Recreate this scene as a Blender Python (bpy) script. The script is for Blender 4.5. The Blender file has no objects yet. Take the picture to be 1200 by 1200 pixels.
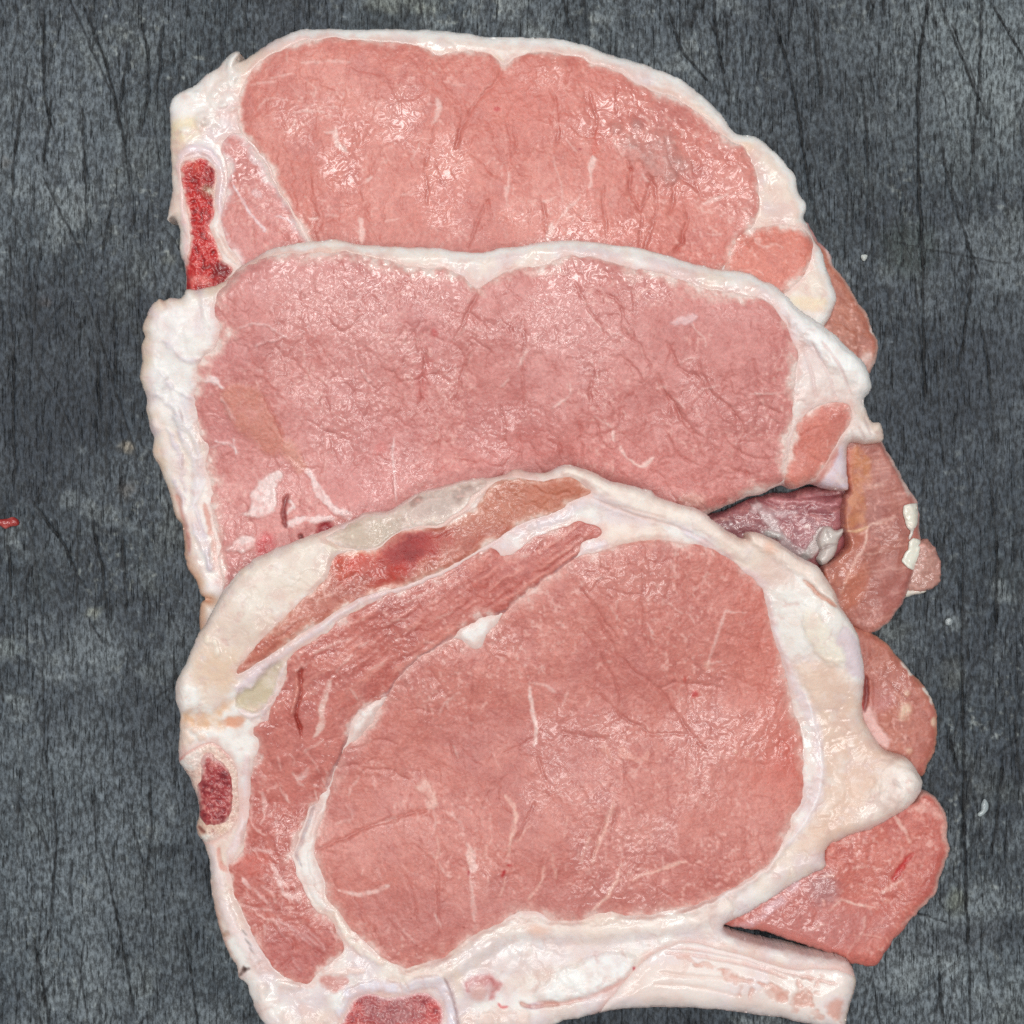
import bpy, math
import numpy as np

# ------------------------------------------------------------------ camera, world, lamps, exposure
scene = bpy.context.scene
PX = 0.00025                                  # metres per photo pixel on the worktop
FOV = math.radians(50.0)
HC = 600.0 / math.tan(FOV / 2)                # camera height in the same pixel units

cam_data = bpy.data.cameras.new("camera")
cam_data.sensor_fit = 'HORIZONTAL'
cam_data.angle = FOV
cam_data.clip_start = 0.01
cam_data.clip_end = 50.0
cam = bpy.data.objects.new("camera", cam_data)
cam.location = (0, 0, HC * PX)
scene.collection.objects.link(cam)
scene.camera = cam

world = bpy.data.worlds.new("World")
scene.world = world
world.use_nodes = True
bg = world.node_tree.nodes["Background"]
bg.inputs[0].default_value = (0.93, 0.97, 1.0, 1)
bg.inputs[1].default_value = 0.24


def ceiling_lamp(x, y, z, sx, sy, power, color, aim=(0, 0, 0)):
    d = bpy.data.lights.new("ceiling_lamp", 'AREA')
    d.shape = 'RECTANGLE'
    d.size, d.size_y = sx, sy
    d.energy = power
    d.color = color
    o = bpy.data.objects.new("ceiling_lamp", d)
    o.location = (x, y, z)
    v = np.array(aim) - np.array((x, y, z))
    o.rotation_euler = (math.acos(-v[2] / np.linalg.norm(v)), 0, math.atan2(v[1], v[0]) - math.pi / 2)
    scene.collection.objects.link(o)


WARM = (1.0, 0.985, 0.96)
ceiling_lamp(-0.30, 0.80, 1.9, 0.9, 0.30, 14, WARM)
ceiling_lamp(0.75, 0.25, 1.9, 0.30, 0.9, 9, WARM)
ceiling_lamp(-0.75, -0.15, 1.9, 0.30, 0.9, 8, WARM)
ceiling_lamp(0.25, -0.65, 1.9, 0.9, 0.30, 8, WARM)

scene.view_settings.view_transform = 'Standard'
scene.view_settings.look = 'None'
scene.view_settings.gamma = 1
scene.view_settings.use_curve_mapping = False
scene.view_settings.exposure = 0.0
scene.cycles.use_denoising = False
scene.cycles.max_bounces = 8

# ------------------------------------------------------------------ numeric helpers
F = np.float32


def lin(c):
    c = np.asarray(c, dtype=F) / 255.0
    return np.where(c <= 0.04045, c / 12.92, ((c + 0.055) / 1.055) ** 2.4)


def sm(a, b, x):
    t = np.clip((x - a) / (b - a), 0, 1)
    return t * t * (3 - 2 * t)


def vnoise(U, V, scale, seed):
    tab = np.random.RandomState(seed).rand(256, 256).astype(F) * 2 - 1
    x = U / scale + 700.3
    y = V / scale + 700.7
    xi = np.floor(x).astype(np.int32)
    yi = np.floor(y).astype(np.int32)
    fx = (x - xi).astype(F)
    fy = (y - yi).astype(F)
    fx = fx * fx * (3 - 2 * fx)
    fy = fy * fy * (3 - 2 * fy)
    x0, x1, y0, y1 = xi & 255, (xi + 1) & 255, yi & 255, (yi + 1) & 255
    a = tab[y0, x0] * (1 - fx) + tab[y0, x1] * fx
    b = tab[y1, x0] * (1 - fx) + tab[y1, x1] * fx
    return a * (1 - fy) + b * fy


def fbm(U, V, scale, seed, octv=4, gain=0.5):
    r, amp, tot = 0, 1.0, 0
    for o in range(octv):
        r = r + amp * vnoise(U, V, scale / 2 ** o, seed + 13 * o)
        tot += amp
        amp *= gain
    return r / tot * 1.6


def worley(U, V, scale, seed):
    rs = np.random.RandomState(seed)
    jx, jy = rs.rand(128, 128).astype(F), rs.rand(128, 128).astype(F)
    x, y = U / scale + 300, V / scale + 300
    xi, yi = np.floor(x).astype(np.int32), np.floor(y).astype(np.int32)
    f1 = np.full(U.shape, 9, F)
    f2 = np.full(U.shape, 9, F)
    for dy in (-1, 0, 1):
        for dx in (-1, 0, 1):
            cx, cy = xi + dx, yi + dy
            d = np.hypot(cx + jx[cy & 127, cx & 127] - x, cy + jy[cy & 127, cx & 127] - y).astype(F)
            f2 = np.minimum(f2, np.maximum(f1, d))
            f1 = np.minimum(f1, d)
    return f1, f2


def rot(U, V, deg):
    a = math.radians(deg)
    return U * math.cos(a) + V * math.sin(a), -U * math.sin(a) + V * math.cos(a)


def pts(s, ox=0, oy=0, k=1.0):
    """'x,y x,y ...' in a frame at (ox, oy) magnified k times -> photo pixels"""
    return np.array([[ox + float(p.split(',')[0]) / k, oy + float(p.split(',')[1]) / k] for p in s.split()])


def catmull(P, closed, n=4):
    P = np.asarray(P, float)
    N = len(P)
    out = []
    for i in range(N if closed else N - 1):
        if closed:
            a, b, c, d = P[i - 1], P[i], P[(i + 1) % N], P[(i + 2) % N]
        else:
            a, b, c, d = P[max(i - 1, 0)], P[i], P[i + 1], P[min(i + 2, N - 1)]
        for t in np.arange(n) / n:
            out.append(0.5 * (2 * b + (c - a) * t + (2 * a - 5 * b + 4 * c - d) * t * t + (3 * b - a - 3 * c + d) * t ** 3))
    if not closed:
        out.append(P[-1])
    return np.array(out)


def seg_dist(U, V, P, closed):
    best = np.full(U.shape, 1e9, F)
    tt = np.zeros(U.shape, F)
    N = len(P)
    for i in range(N if closed else N - 1):
        a, b = P[i], P[(i + 1) % N]
        e = b - a
        L = e @ e + 1e-9
        t = np.clip(((U - a[0]) * e[0] + (V - a[1]) * e[1]) / L, 0, 1)
        d = (U - a[0] - t * e[0]) ** 2 + (V - a[1] - t * e[1]) ** 2
        m = d < best
        best = np.where(m, d, best).astype(F)
        if not closed:
            tt = np.where(m, (i + t) / (N - 1), tt).astype(F)
    return np.sqrt(best), tt


def up(A, f, shape):
    """bilinear upsample of A by the integer f to shape"""
    h, w = shape
    y = np.minimum(np.arange(h) / f, A.shape[0] - 1.001)
    x = np.minimum(np.arange(w) / f, A.shape[1] - 1.001)
    yi, xi = y.astype(int), x.astype(int)
    fy, fx = (y - yi)[:, None].astype(F), (x - xi)[None].astype(F)
    r0, r1 = A[yi], A[yi + 1]
    return (r0[:, xi] * (1 - fx) + r0[:, xi + 1] * fx) * (1 - fy) + (r1[:, xi] * (1 - fx) + r1[:, xi + 1] * fx) * fy


def blur(A, r, n=2):
    for _ in range(n):
        for ax in (0, 1):
            pad = [(0, 0), (0, 0)]
            pad[ax] = (r + 1, r)
            c = np.cumsum(np.pad(A, pad, mode='edge'), axis=ax, dtype=np.float64)
            k = 2 * r + 1
            A = ((c[k:] - c[:-k]) if ax == 0 else (c[:, k:] - c[:, :-k])) / k
        A = A.astype(F)
    return A


G0, G1 = -64, 1296                            # the domain of the stack-height field
STACK = np.zeros((G1 - G0, G1 - G0), F)


class Win:
    """a window of photo pixels with colour and height fields painted on it"""

    def __init__(s, u0, v0, u1, v1):
        s.u0, s.v0, s.u1, s.v1 = [int(x) for x in (max(u0, G0), max(v0, G0), min(u1, G1), min(v1, G1))]
        V, U = np.mgrid[s.v0:s.v1, s.u0:s.u1]
        s.U, s.V = U.astype(F), V.astype(F)
        s.wu = fbm(s.U, s.V, 18, 5, 4, .62)
        s.wv = fbm(s.U, s.V, 18, 6, 4, .62)
        s.nb = fbm(s.U, s.V, 8, 15, 3, .6)         # ragged edges
        s.nc = fbm(s.U, s.V, 11, 16, 3, .6)        # broken cover
        s.shape = s.U.shape
        s.col = np.zeros(s.shape + (3,), F)
        s.h = np.zeros(s.shape, F)
        s.wet = np.ones(s.shape, F)
        s.g = (slice(s.v0 - G0, s.v1 - G0), slice(s.u0 - G0, s.u1 - G0))

    def sub(s, A, o):
        """slice of a full-window array of s for window o (o inside s)"""
        return A[o.v0 - s.v0:o.v1 - s.v0, o.u0 - s.u0:o.u1 - s.u0]

    def sdf(s, P, warp=1.0, n=4):
        P = catmull(P, True, n)
        U = (s.U + s.wu * warp)[::2, ::2]
        V = (s.V + s.wv * warp)[::2, ::2]
        d, _ = seg_dist(U, V, P, True)
        ins = np.zeros(U.shape, bool)
        for i in range(len(P)):
            a, b = P[i], P[(i + 1) % len(P)]
            if a[1] == b[1]:
                continue
            ins ^= ((a[1] > V) != (b[1] > V)) & (U < (b[0] - a[0]) * (V - a[1]) / (b[1] - a[1]) + a[0])
        return up(np.where(ins, -d, d).astype(F), 2, s.shape)

    def box(s, P, pad):
        P = np.asarray(P)
        a = np.clip(np.floor(P.min(0) - pad).astype(int), (s.u0, s.v0), (s.u1, s.v1))
        b = np.clip(np.ceil(P.max(0) + pad).astype(int), (s.u0, s.v0), (s.u1, s.v1))
        if (b <= a).any():
            return None
        return (slice(a[1] - s.v0, b[1] - s.v0), slice(a[0] - s.u0, b[0] - s.u0))

    def put(s, sl, m, color, alpha, height, wet=None):
        if color is not None:
            k = (m * alpha)[..., None]
            s.col[sl] = s.col[sl] * (1 - k) + np.asarray(color, F) * k
        if height:
            s.h[sl] += m * height
        if wet is not None:
            s.wet[sl] = s.wet[sl] * (1 - m) + wet * m

    def stroke(s, P, w, color=None, alpha=1.0, height=0.0, soft=1.5, warp=1.0, taper=True, wet=None):
        P = catmull(P, False, 4)
        sl = s.box(P, w + soft + 4)
        if sl is None:
            return
        d, t = seg_dist(s.U[sl] + s.wu[sl] * warp, s.V[sl] + s.wv[sl] * warp, P, False)
        d = d + s.nb[sl] * min(0.22 * w, 2.2)
        alpha = alpha * (1 - 0.4 * sm(0.0, 0.7, s.nc[sl]))
        hw = w * 0.5 * (np.sqrt(np.clip(4 * t * (1 - t), 0, 1)) * 0.8 + 0.2 if taper else 1.0)
        m = 1 - sm(np.maximum(hw - soft, 0) , hw + soft, d)
        m = m * np.clip(hw / (0.5 * soft), 0, 1)
        s.put(sl, m, color, alpha, height, wet)

    def blob(s, x, y, rx, ry, ang=0, color=None, alpha=1.0, height=0.0, soft=0.5, warp=2.0, wet=None):
        r = max(rx, ry) * 1.5 + 6
        sl = s.box([[x - r, y - r], [x + r, y + r]], 0)
        if sl is None:
            return
        a, b = rot(s.U[sl] + s.wu[sl] * warp - x, s.V[sl] + s.wv[sl] * warp - y, ang)
        m = 1 - sm(1 - soft, 1 + soft, np.hypot(a / rx, b / ry) + s.nb[sl] * 0.16)
        alpha = alpha * (1 - 0.4 * sm(0.0, 0.7, s.nc[sl]))
        s.put(sl, m, color, alpha, height, wet)

    def poly(s, P, color=None, alpha=1.0, height=0.0, soft=2.0, warp=1.5, wet=None):
        sl = s.box(P, soft + 8)
        if sl is None:
            return
        w = Win.__new__(Win)
        w.U, w.V, w.wu, w.wv = s.U[sl], s.V[sl], s.wu[sl], s.wv[sl]
        w.shape = w.U.shape
        d = w.sdf(P, warp * 1.6) + s.nb[sl] * (1.2 + 0.4 * soft)
        alpha = alpha * (1 - 0.45 * sm(0.0, 0.7, s.nc[sl]))
        soft = soft * 1.6
        m = 1 - sm(-soft, soft, d)
        s.put(sl, m, color, alpha, height, wet)

    def mix(s, m, color, alpha=1.0):
        k = (np.clip(m, 0, 1) * alpha)[..., None]
        s.col = s.col * (1 - k) + np.asarray(color, F) * k


def samp(A, x, y):
    h, w = A.shape[:2]
    x = np.clip(x, 0, w - 1.001)
    y = np.clip(y, 0, h - 1.001)
    xi, yi = x.astype(np.int32), y.astype(np.int32)
    fx, fy = (x - xi).astype(F), (y - yi).astype(F)
    if A.ndim == 3:
        fx, fy = fx[..., None], fy[..., None]
    return (A[yi, xi] * (1 - fx) + A[yi, xi + 1] * fx) * (1 - fy) + (A[yi + 1, xi] * (1 - fx) + A[yi + 1, xi + 1] * fx) * fy


def world_xyz(u, v, z):
    k = 1 - z / HC
    return np.stack([(u - 600) * k * PX, (600 - v) * k * PX, z * PX], -1)


def raw_mesh(name, verts, quads, col, wet, mat, parent=None, smooth=True):
    me = bpy.data.meshes.new(name)
    nv, nf = len(verts), len(quads)
    me.vertices.add(nv)
    me.vertices.foreach_set("co", verts.astype(F).ravel())
    me.loops.add(nf * 4)
    me.loops.foreach_set("vertex_index", quads.astype(np.int32).ravel())
    me.polygons.add(nf)
    me.polygons.foreach_set("loop_start", np.arange(nf, dtype=np.int32) * 4)
    me.polygons.foreach_set("use_smooth", np.full(nf, smooth))
    a = me.attributes.new("col", 'FLOAT_COLOR', 'POINT')
    rgba = np.ones((nv, 4), F)
    rgba[:, :3] = lin(np.clip(col, 0, 255))
    a.data.foreach_set("color", rgba.ravel())
    a = me.attributes.new("wet", 'FLOAT', 'POINT')
    a.data.foreach_set("value", wet.astype(F).ravel())
    me.update(calc_edges=True)
    me.validate()
    me.materials.append(mat)
    o = bpy.data.objects.new(name, me)
    scene.collection.objects.link(o)
    if parent is not None:
        o.parent = parent
    return o


def build(name, mat, win, sd, z, zb, parent=None, step=1.4, hole=None, cap=False, stack=True):
    """a solid: relief z inside the outline sd < 0, walls down to zb (fields in pixel units)"""
    gx = np.arange(0, win.shape[1] - 1, step, dtype=np.float64)
    gy = np.arange(0, win.shape[0] - 1, step, dtype=np.float64)
    X, Y = np.meshgrid(gx, gy)
    S = samp(sd, X, Y)
    dy, dx = np.gradient(sd)
    gX, gY = samp(dx, X, Y), samp(dy, X, Y)
    g = np.hypot(gX, gY) + 1e-4
    inside = S < 0.6 * step
    edge = inside & (S > -0.6 * step)
    X = np.where(edge, X - S * gX / g, X)
    Y = np.where(edge, Y - S * gY / g, Y)
    ok = inside[:-1, :-1] & inside[:-1, 1:] & inside[1:, :-1] & inside[1:, 1:]
    if hole is not None:
        hm = samp(hole.astype(F), X, Y) > 0.5
        ok &= ~(hm[:-1, :-1] & hm[:-1, 1:] & hm[1:, :-1] & hm[1:, 1:])
    idx = np.arange(X.size).reshape(X.shape)
    q = np.stack([idx[:-1, :-1][ok], idx[1:, :-1][ok], idx[1:, 1:][ok], idx[:-1, 1:][ok]], -1)
    used = np.unique(q)
    remap = np.full(X.size, -1, np.int64)
    remap[used] = np.arange(len(used))
    q = remap[q]
    x, y = X.ravel()[used], Y.ravel()[used]
    zz, cc, ww = samp(z, x, y), samp(win.col, x, y), samp(win.wet, x, y)
    zbv = np.minimum(samp(zb, x, y), zz - 0.5)
    W = world_xyz(x + win.u0, y + win.v0, zz)
    # outline edges
    n = len(used)
    e = np.concatenate([q[:, [0, 1]], q[:, [1, 2]], q[:, [2, 3]], q[:, [3, 0]]])
    key = np.minimum(e[:, 0], e[:, 1]) * n + np.maximum(e[:, 0], e[:, 1])
    _, inv, cnt = np.unique(key, return_inverse=True, return_counts=True)
    be = e[cnt[inv] == 1]
    bv = np.unique(be)
    bmap = np.full(n, -1, np.int64)
    bmap[bv] = np.arange(len(bv))
    ox = samp(gX, x[bv] / step, y[bv] / step)
    oy = samp(gY, x[bv] / step, y[bv] / step)
    on = np.hypot(ox, oy) + 1e-4
    verts, quads, cols, wets = [W], [q], [cc], [ww]
    prev = bv
    base = n
    for t, off in ((0.3, 0.5), (0.7, 0.2), (1.0, -3.0)):
        R = W[bv].copy()
        R[:, 0] += ox / on * off * PX
        R[:, 1] -= oy / on * off * PX
        R[:, 2] = (zz[bv] * (1 - t) + zbv[bv] * t) * PX
        verts.append(R)
        cols.append(cc[bv])
        wets.append(ww[bv])
        cur = np.arange(base, base + len(bv))
        quads.append(np.stack([prev[bmap[be[:, 1]]], prev[bmap[be[:, 0]]], cur[bmap[be[:, 0]]], cur[bmap[be[:, 1]]]], -1))
        prev = cur
        base += len(bv)
    if cap:
        cx, cy = np.meshgrid(np.arange(0, win.shape[1] - 1, 8.0), np.arange(0, win.shape[0] - 1, 8.0))
        ci = samp(sd, cx, cy) < -8
        ok = ci[:-1, :-1] & ci[:-1, 1:] & ci[1:, :-1] & ci[1:, 1:]
        ii = np.arange(cx.size).reshape(cx.shape) + base
        quads.append(np.stack([ii[:-1, :-1][ok], ii[:-1, 1:][ok], ii[1:, 1:][ok], ii[1:, :-1][ok]], -1))
        zc = samp(zb, cx.ravel(), cy.ravel())
        under = world_xyz(cx.ravel() + win.u0, cy.ravel() + win.v0, np.maximum(samp(z, cx.ravel(), cy.ravel()), zc))
        under[:, 2] = zc * PX
        verts.append(under)
        # unused corners of the cap grid collapse into the solid
        bad = samp(sd, cx.ravel(), cy.ravel()) >= -8
        verts[-1][bad] = W[0]
        cols.append(samp(win.col, cx.ravel(), cy.ravel()))
        wets.append(np.ones(cx.size, F))
    o = raw_mesh(name, np.concatenate(verts), np.concatenate(quads), np.concatenate(cols), np.concatenate(wets), mat, parent)
    if stack:
        tgt = STACK[win.g]
        np.maximum(tgt, np.where(sd < 0, z, 0), out=tgt)
    return o


def drape(slope=0.26):
    """what a limp slab laid over the stack rests on"""
    h = STACK.shape[0] // 4
    d = STACK.reshape(h, 4, h, 4).max((1, 3))
    D = d.copy()
    for _ in range(7):
        for ax in (0, 1):
            D = np.maximum(D, np.maximum(np.roll(D, 1, ax), np.roll(D, -1, ax)))
    for _ in range(60):
        for ax in (0, 1):
            for sgn in (-1, 1):
                D = np.maximum(D, np.roll(D, sgn, ax) - slope * 4)
        for a in (-1, 1):
            for b in (-1, 1):
                D = np.maximum(D, np.roll(np.roll(D, a, 0), b, 1) - slope * 5.657)
    D = blur(D, 5, 2)
    D = np.maximum(D, d + 0.4)
    return up(D, 4, STACK.shape)


def empty(name, u, v, label, category, group=None):
    o = bpy.data.objects.new(name, None)
    o.empty_display_size = 0.02
    scene.collection.objects.link(o)
    o["label"] = label
    o["category"] = category
    if group:
        o["group"] = group
    return o


# ------------------------------------------------------------------ materials
def nodes_of(name):
    m = bpy.data.materials.new(name)
    m.use_nodes = True
    nt = m.node_tree
    return m, nt, nt.nodes["Principled BSDF"], nt.nodes.new, nt.links.new


def wet_material(name, rough, coat, coat_rough, sss, radius, fine, fine_scale, mid, mid_scale, speck, spec=0.5, stretch=(1, 1, 1), film=0.0007, film_scale=300):
    m, nt, p, new, link = nodes_of(name)
    at = new("ShaderNodeAttribute"); at.attribute_name = "col"
    wt = new("ShaderNodeAttribute"); wt.attribute_name = "wet"
    tc = new("ShaderNodeTexCoord")
    mp = new("ShaderNodeMapping"); mp.inputs["Scale"].default_value = stretch
    link(tc.outputs["Object"], mp.inputs[0])
    n1 = new("ShaderNodeTexNoise"); n1.inputs["Scale"].default_value = fine_scale; n1.inputs["Detail"].default_value = 3
    n2 = new("ShaderNodeTexNoise"); n2.inputs["Scale"].default_value = mid_scale; n2.inputs["Detail"].default_value = 4
    n2.inputs["Distortion"].default_value = 1.2
    n3 = new("ShaderNodeTexNoise"); n3.inputs["Scale"].default_value = fine_scale * 0.8; n3.inputs["Detail"].default_value = 2
    for n in (n1, n2, n3):
        link(mp.outputs[0], n.inputs["Vector"])
    # grain in the colour
    mr = new("ShaderNodeMapRange"); mr.inputs["From Min"].default_value = 0.3; mr.inputs["From Max"].default_value = 0.7
    mr.inputs["To Min"].default_value = 1 - speck; mr.inputs["To Max"].default_value = 1 + speck
    link(n3.outputs["Fac"], mr.inputs["Value"])
    mx = new("ShaderNodeVectorMath"); mx.operation = 'SCALE'
    link(at.outputs["Color"], mx.inputs[0]); link(mr.outputs[0], mx.inputs["Scale"])
    link(mx.outputs[0], p.inputs["Base Color"])
    b1 = new("ShaderNodeBump"); b1.inputs["Strength"].default_value = 1.0; b1.inputs["Distance"].default_value = fine
    b2 = new("ShaderNodeBump"); b2.inputs["Strength"].default_value = 1.0; b2.inputs["Distance"].default_value = mid
    link(n1.outputs["Fac"], b1.inputs["Height"]); link(n2.outputs["Fac"], b2.inputs["Height"])
    link(b2.outputs[0], b1.inputs["Normal"])
    link(b1.outputs[0], p.inputs["Normal"])
    n4 = new("ShaderNodeTexNoise"); n4.inputs["Scale"].default_value = film_scale; n4.inputs["Detail"].default_value = 1.2
    n4.inputs["Roughness"].default_value = 0.55; n4.inputs["Distortion"].default_value = 0.8
    link(mp.outputs[0], n4.inputs["Vector"])
    b3 = new("ShaderNodeBump"); b3.inputs["Strength"].default_value = 1.0; b3.inputs["Distance"].default_value = film
    link(n4.outputs["Fac"], b3.inputs["Height"])
    link(b3.outputs[0], p.inputs["Coat Normal"])
    p.inputs["Roughness"].default_value = rough
    p.inputs["Specular IOR Level"].default_value = spec
    p.inputs["Subsurface Weight"].default_value = sss
    p.inputs["Subsurface Radius"].default_value = radius
    p.inputs["Subsurface Scale"].default_value = 1.0
    p.inputs["Coat Roughness"].default_value = coat_rough
    p.inputs["Coat IOR"].default_value = 1.6
    cm = new("ShaderNodeMath"); cm.operation = 'MULTIPLY'; cm.inputs[1].default_value = coat
    link(wt.outputs["Fac"], cm.inputs[0]); link(cm.outputs[0], p.inputs["Coat Weight"])
    return m


MAT_LEAN = wet_material("lean_meat", 0.40, 0.9, 0.19, 0.10, (0.0014, 0.0005, 0.0004), 0.00006, 1500, 0.00020, 520, 0.10)
MAT_FAT = wet_material("pork_fat", 0.45, 0.8, 0.18, 0.16, (0.0020, 0.0014, 0.0011), 0.00003, 1500, 0.00016, 420, 0.02, film=0.00045, film_scale=200)
MAT_RIB = wet_material("rib_bone_shaft", 0.38, 0.7, 0.16, 0.12, (0.0016, 0.0010, 0.0008), 0.00003, 1500, 0.00008, 420, 0.02, film=0.0003, film_scale=200)
MAT_BONE = wet_material("cut_bone", 0.45, 0.7, 0.18, 0.08, (0.0010, 0.0004, 0.0004), 0.00010, 1600, 0.00010, 700, 0.14, film=0.0008, film_scale=500)
MAT_SKIN = wet_material("dried_flap_skin", 0.42, 0.8, 0.17, 0.12, (0.0014, 0.0006, 0.0004), 0.00004, 1500, 0.00010, 500, 0.08, film=0.0007, film_scale=300)


def board_material():
    m, nt, p, new, link = nodes_of("dark_worn_board")
    at = new("ShaderNodeAttribute"); at.attribute_name = "col"
    tc = new("ShaderNodeTexCoord")
    mp = new("ShaderNodeMapping"); mp.inputs["Scale"].default_value = (1, 0.45, 1)
    link(tc.outputs["Object"], mp.inputs[0])
    n1 = new("ShaderNodeTexNoise"); n1.inputs["Scale"].default_value = 1000; n1.inputs["Detail"].default_value = 3; n1.inputs["Roughness"].default_value = 0.75
    n2 = new("ShaderNodeTexNoise"); n2.inputs["Scale"].default_value = 420; n2.inputs["Detail"].default_value = 5
    link(mp.outputs[0], n1.inputs["Vector"]); link(mp.outputs[0], n2.inputs["Vector"])
    mr = new("ShaderNodeMapRange"); mr.inputs["From Min"].default_value = 0.40; mr.inputs["From Max"].default_value = 0.64
    mr.inputs["To Min"].default_value = 0.48; mr.inputs["To Max"].default_value = 2.0
    link(n1.outputs["Fac"], mr.inputs["Value"])
    mx = new("ShaderNodeVectorMath"); mx.operation = 'SCALE'
    link(at.outputs["Color"], mx.inputs[0])
    # fine cracks along the grain, two slightly crossed sets
    fac = mr.outputs[0]
    cracks = None
    for ang, sx, sy, lo in ((3, 1250, 100, 0.645), (-9, 1000, 70, 0.665), (17, 1200, 120, 0.685)):
        m2 = new("ShaderNodeMapping"); m2.inputs["Rotation"].default_value = (0, 0, math.radians(ang)); m2.inputs["Scale"].default_value = (sx, sy, 1)
        link(tc.outputs["Object"], m2.inputs[0])
        nc = new("ShaderNodeTexNoise"); nc.inputs["Scale"].default_value = 1.0; nc.inputs["Detail"].default_value = 1.5; nc.inputs["Distortion"].default_value = 0.3
        link(m2.outputs[0], nc.inputs["Vector"])
        r = new("ShaderNodeMapRange"); r.inputs["From Min"].default_value = lo; r.inputs["From Max"].default_value = lo + 0.05
        r.inputs["To Min"].default_value = 1.0; r.inputs["To Max"].default_value = 0.45
        link(nc.outputs["Fac"], r.inputs["Value"])
        mu = new("ShaderNodeMath"); mu.operation = 'MULTIPLY'
        link(fac, mu.inputs[0]); link(r.outputs[0], mu.inputs[1])
        fac = mu.outputs[0]
        if cracks is None:
            cracks = r.outputs[0]
        else:
            mn = new("ShaderNodeMath"); mn.operation = 'MINIMUM'
            link(cracks, mn.inputs[0]); link(r.outputs[0], mn.inputs[1]); cracks = mn.outputs[0]
    link(fac, mx.inputs["Scale"])
    link(mx.outputs[0], p.inputs["Base Color"])
    b0 = new("ShaderNodeBump"); b0.inputs["Distance"].default_value = 0.0004
    link(cracks, b0.inputs["Height"])
    b1 = new("ShaderNodeBump"); b1.inputs["Distance"].default_value = 0.00025
    b2 = new("ShaderNodeBump"); b2.inputs["Distance"].default_value = 0.0003
    link(n1.outputs["Fac"], b1.inputs["Height"]); link(n2.outputs["Fac"], b2.inputs["Height"])
    link(b0.outputs[0], b2.inputs["Normal"]); link(b2.outputs[0], b1.inputs["Normal"]); link(b1.outputs[0], p.inputs["Normal"])
    p.inputs["Roughness"].default_value = 0.5
    p.inputs["Specular IOR Level"].default_value = 0.28
    return m


MAT_BOARD = board_material()
ZERO = None

# palette (sRGB as the eye sees the surface in neutral light)
WHITE, CREAM, LAV, BLUSH = (238, 232, 227), (226, 200, 183), (217, 196, 200), (222, 184, 173)
LEAN, LEAN_D, LEAN_L, LEAN_R = (205, 124, 114), (182, 98, 90), (218, 146, 134), (200, 92, 82)
BLOOD, BLOOD_D = (176, 28, 26), (126, 16, 20)


def ridged(U, V, scale, seed, octv=2):
    return 1 - np.abs(np.clip(fbm(U, V, scale, seed, octv), -1, 1))


def paint_fat(w, seed, base=WHITE, other=CREAM, lav=LAV, pink=BLUSH):
    w.col[:] = base
    w.mix(sm(-0.2, 0.6, fbm(w.U, w.V, 70, seed)), other, 0.7)
    w.mix(sm(-0.1, 0.6, fbm(w.U, w.V, 40, seed + 3)), lav, 0.65)
    w.mix(sm(0.1, 0.8, fbm(w.U, w.V, 24, seed + 7)), pink, 0.45)
    w.h += fbm(w.U, w.V, 44, seed + 9, 3) * 1.5


def finish_fat(w, seed):
    """pits, threads and folds over everything painted on the fat"""
    r = ridged(w.U + w.wu * 5, w.V + w.wv * 5, 26, seed + 20, 3)
    w.mix(sm(0.86, 0.98, r) * sm(-0.1, 0.5, w.nc), (206, 160, 152), 0.30)
    w.h -= sm(0.86, 0.99, r) * 0.5
    n = fbm(w.U, w.V, 15, seed + 22, 3, .5)
    w.mix(sm(0.1, 0.8, n), (242, 234, 228), 0.25)
    w.mix(sm(0.1, 0.8, -n), (214, 184, 174), 0.26)
    w.h += n * 0.2
    big = fbm(w.U, w.V, 24, seed + 23, 3)
    w.mix(sm(0.3, 0.9, big), (214, 176, 166), 0.28)
    w.wet = np.clip(0.32 + 0.9 * fbm(w.U, w.V, 50, seed + 24), 0.06, 1)


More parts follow.
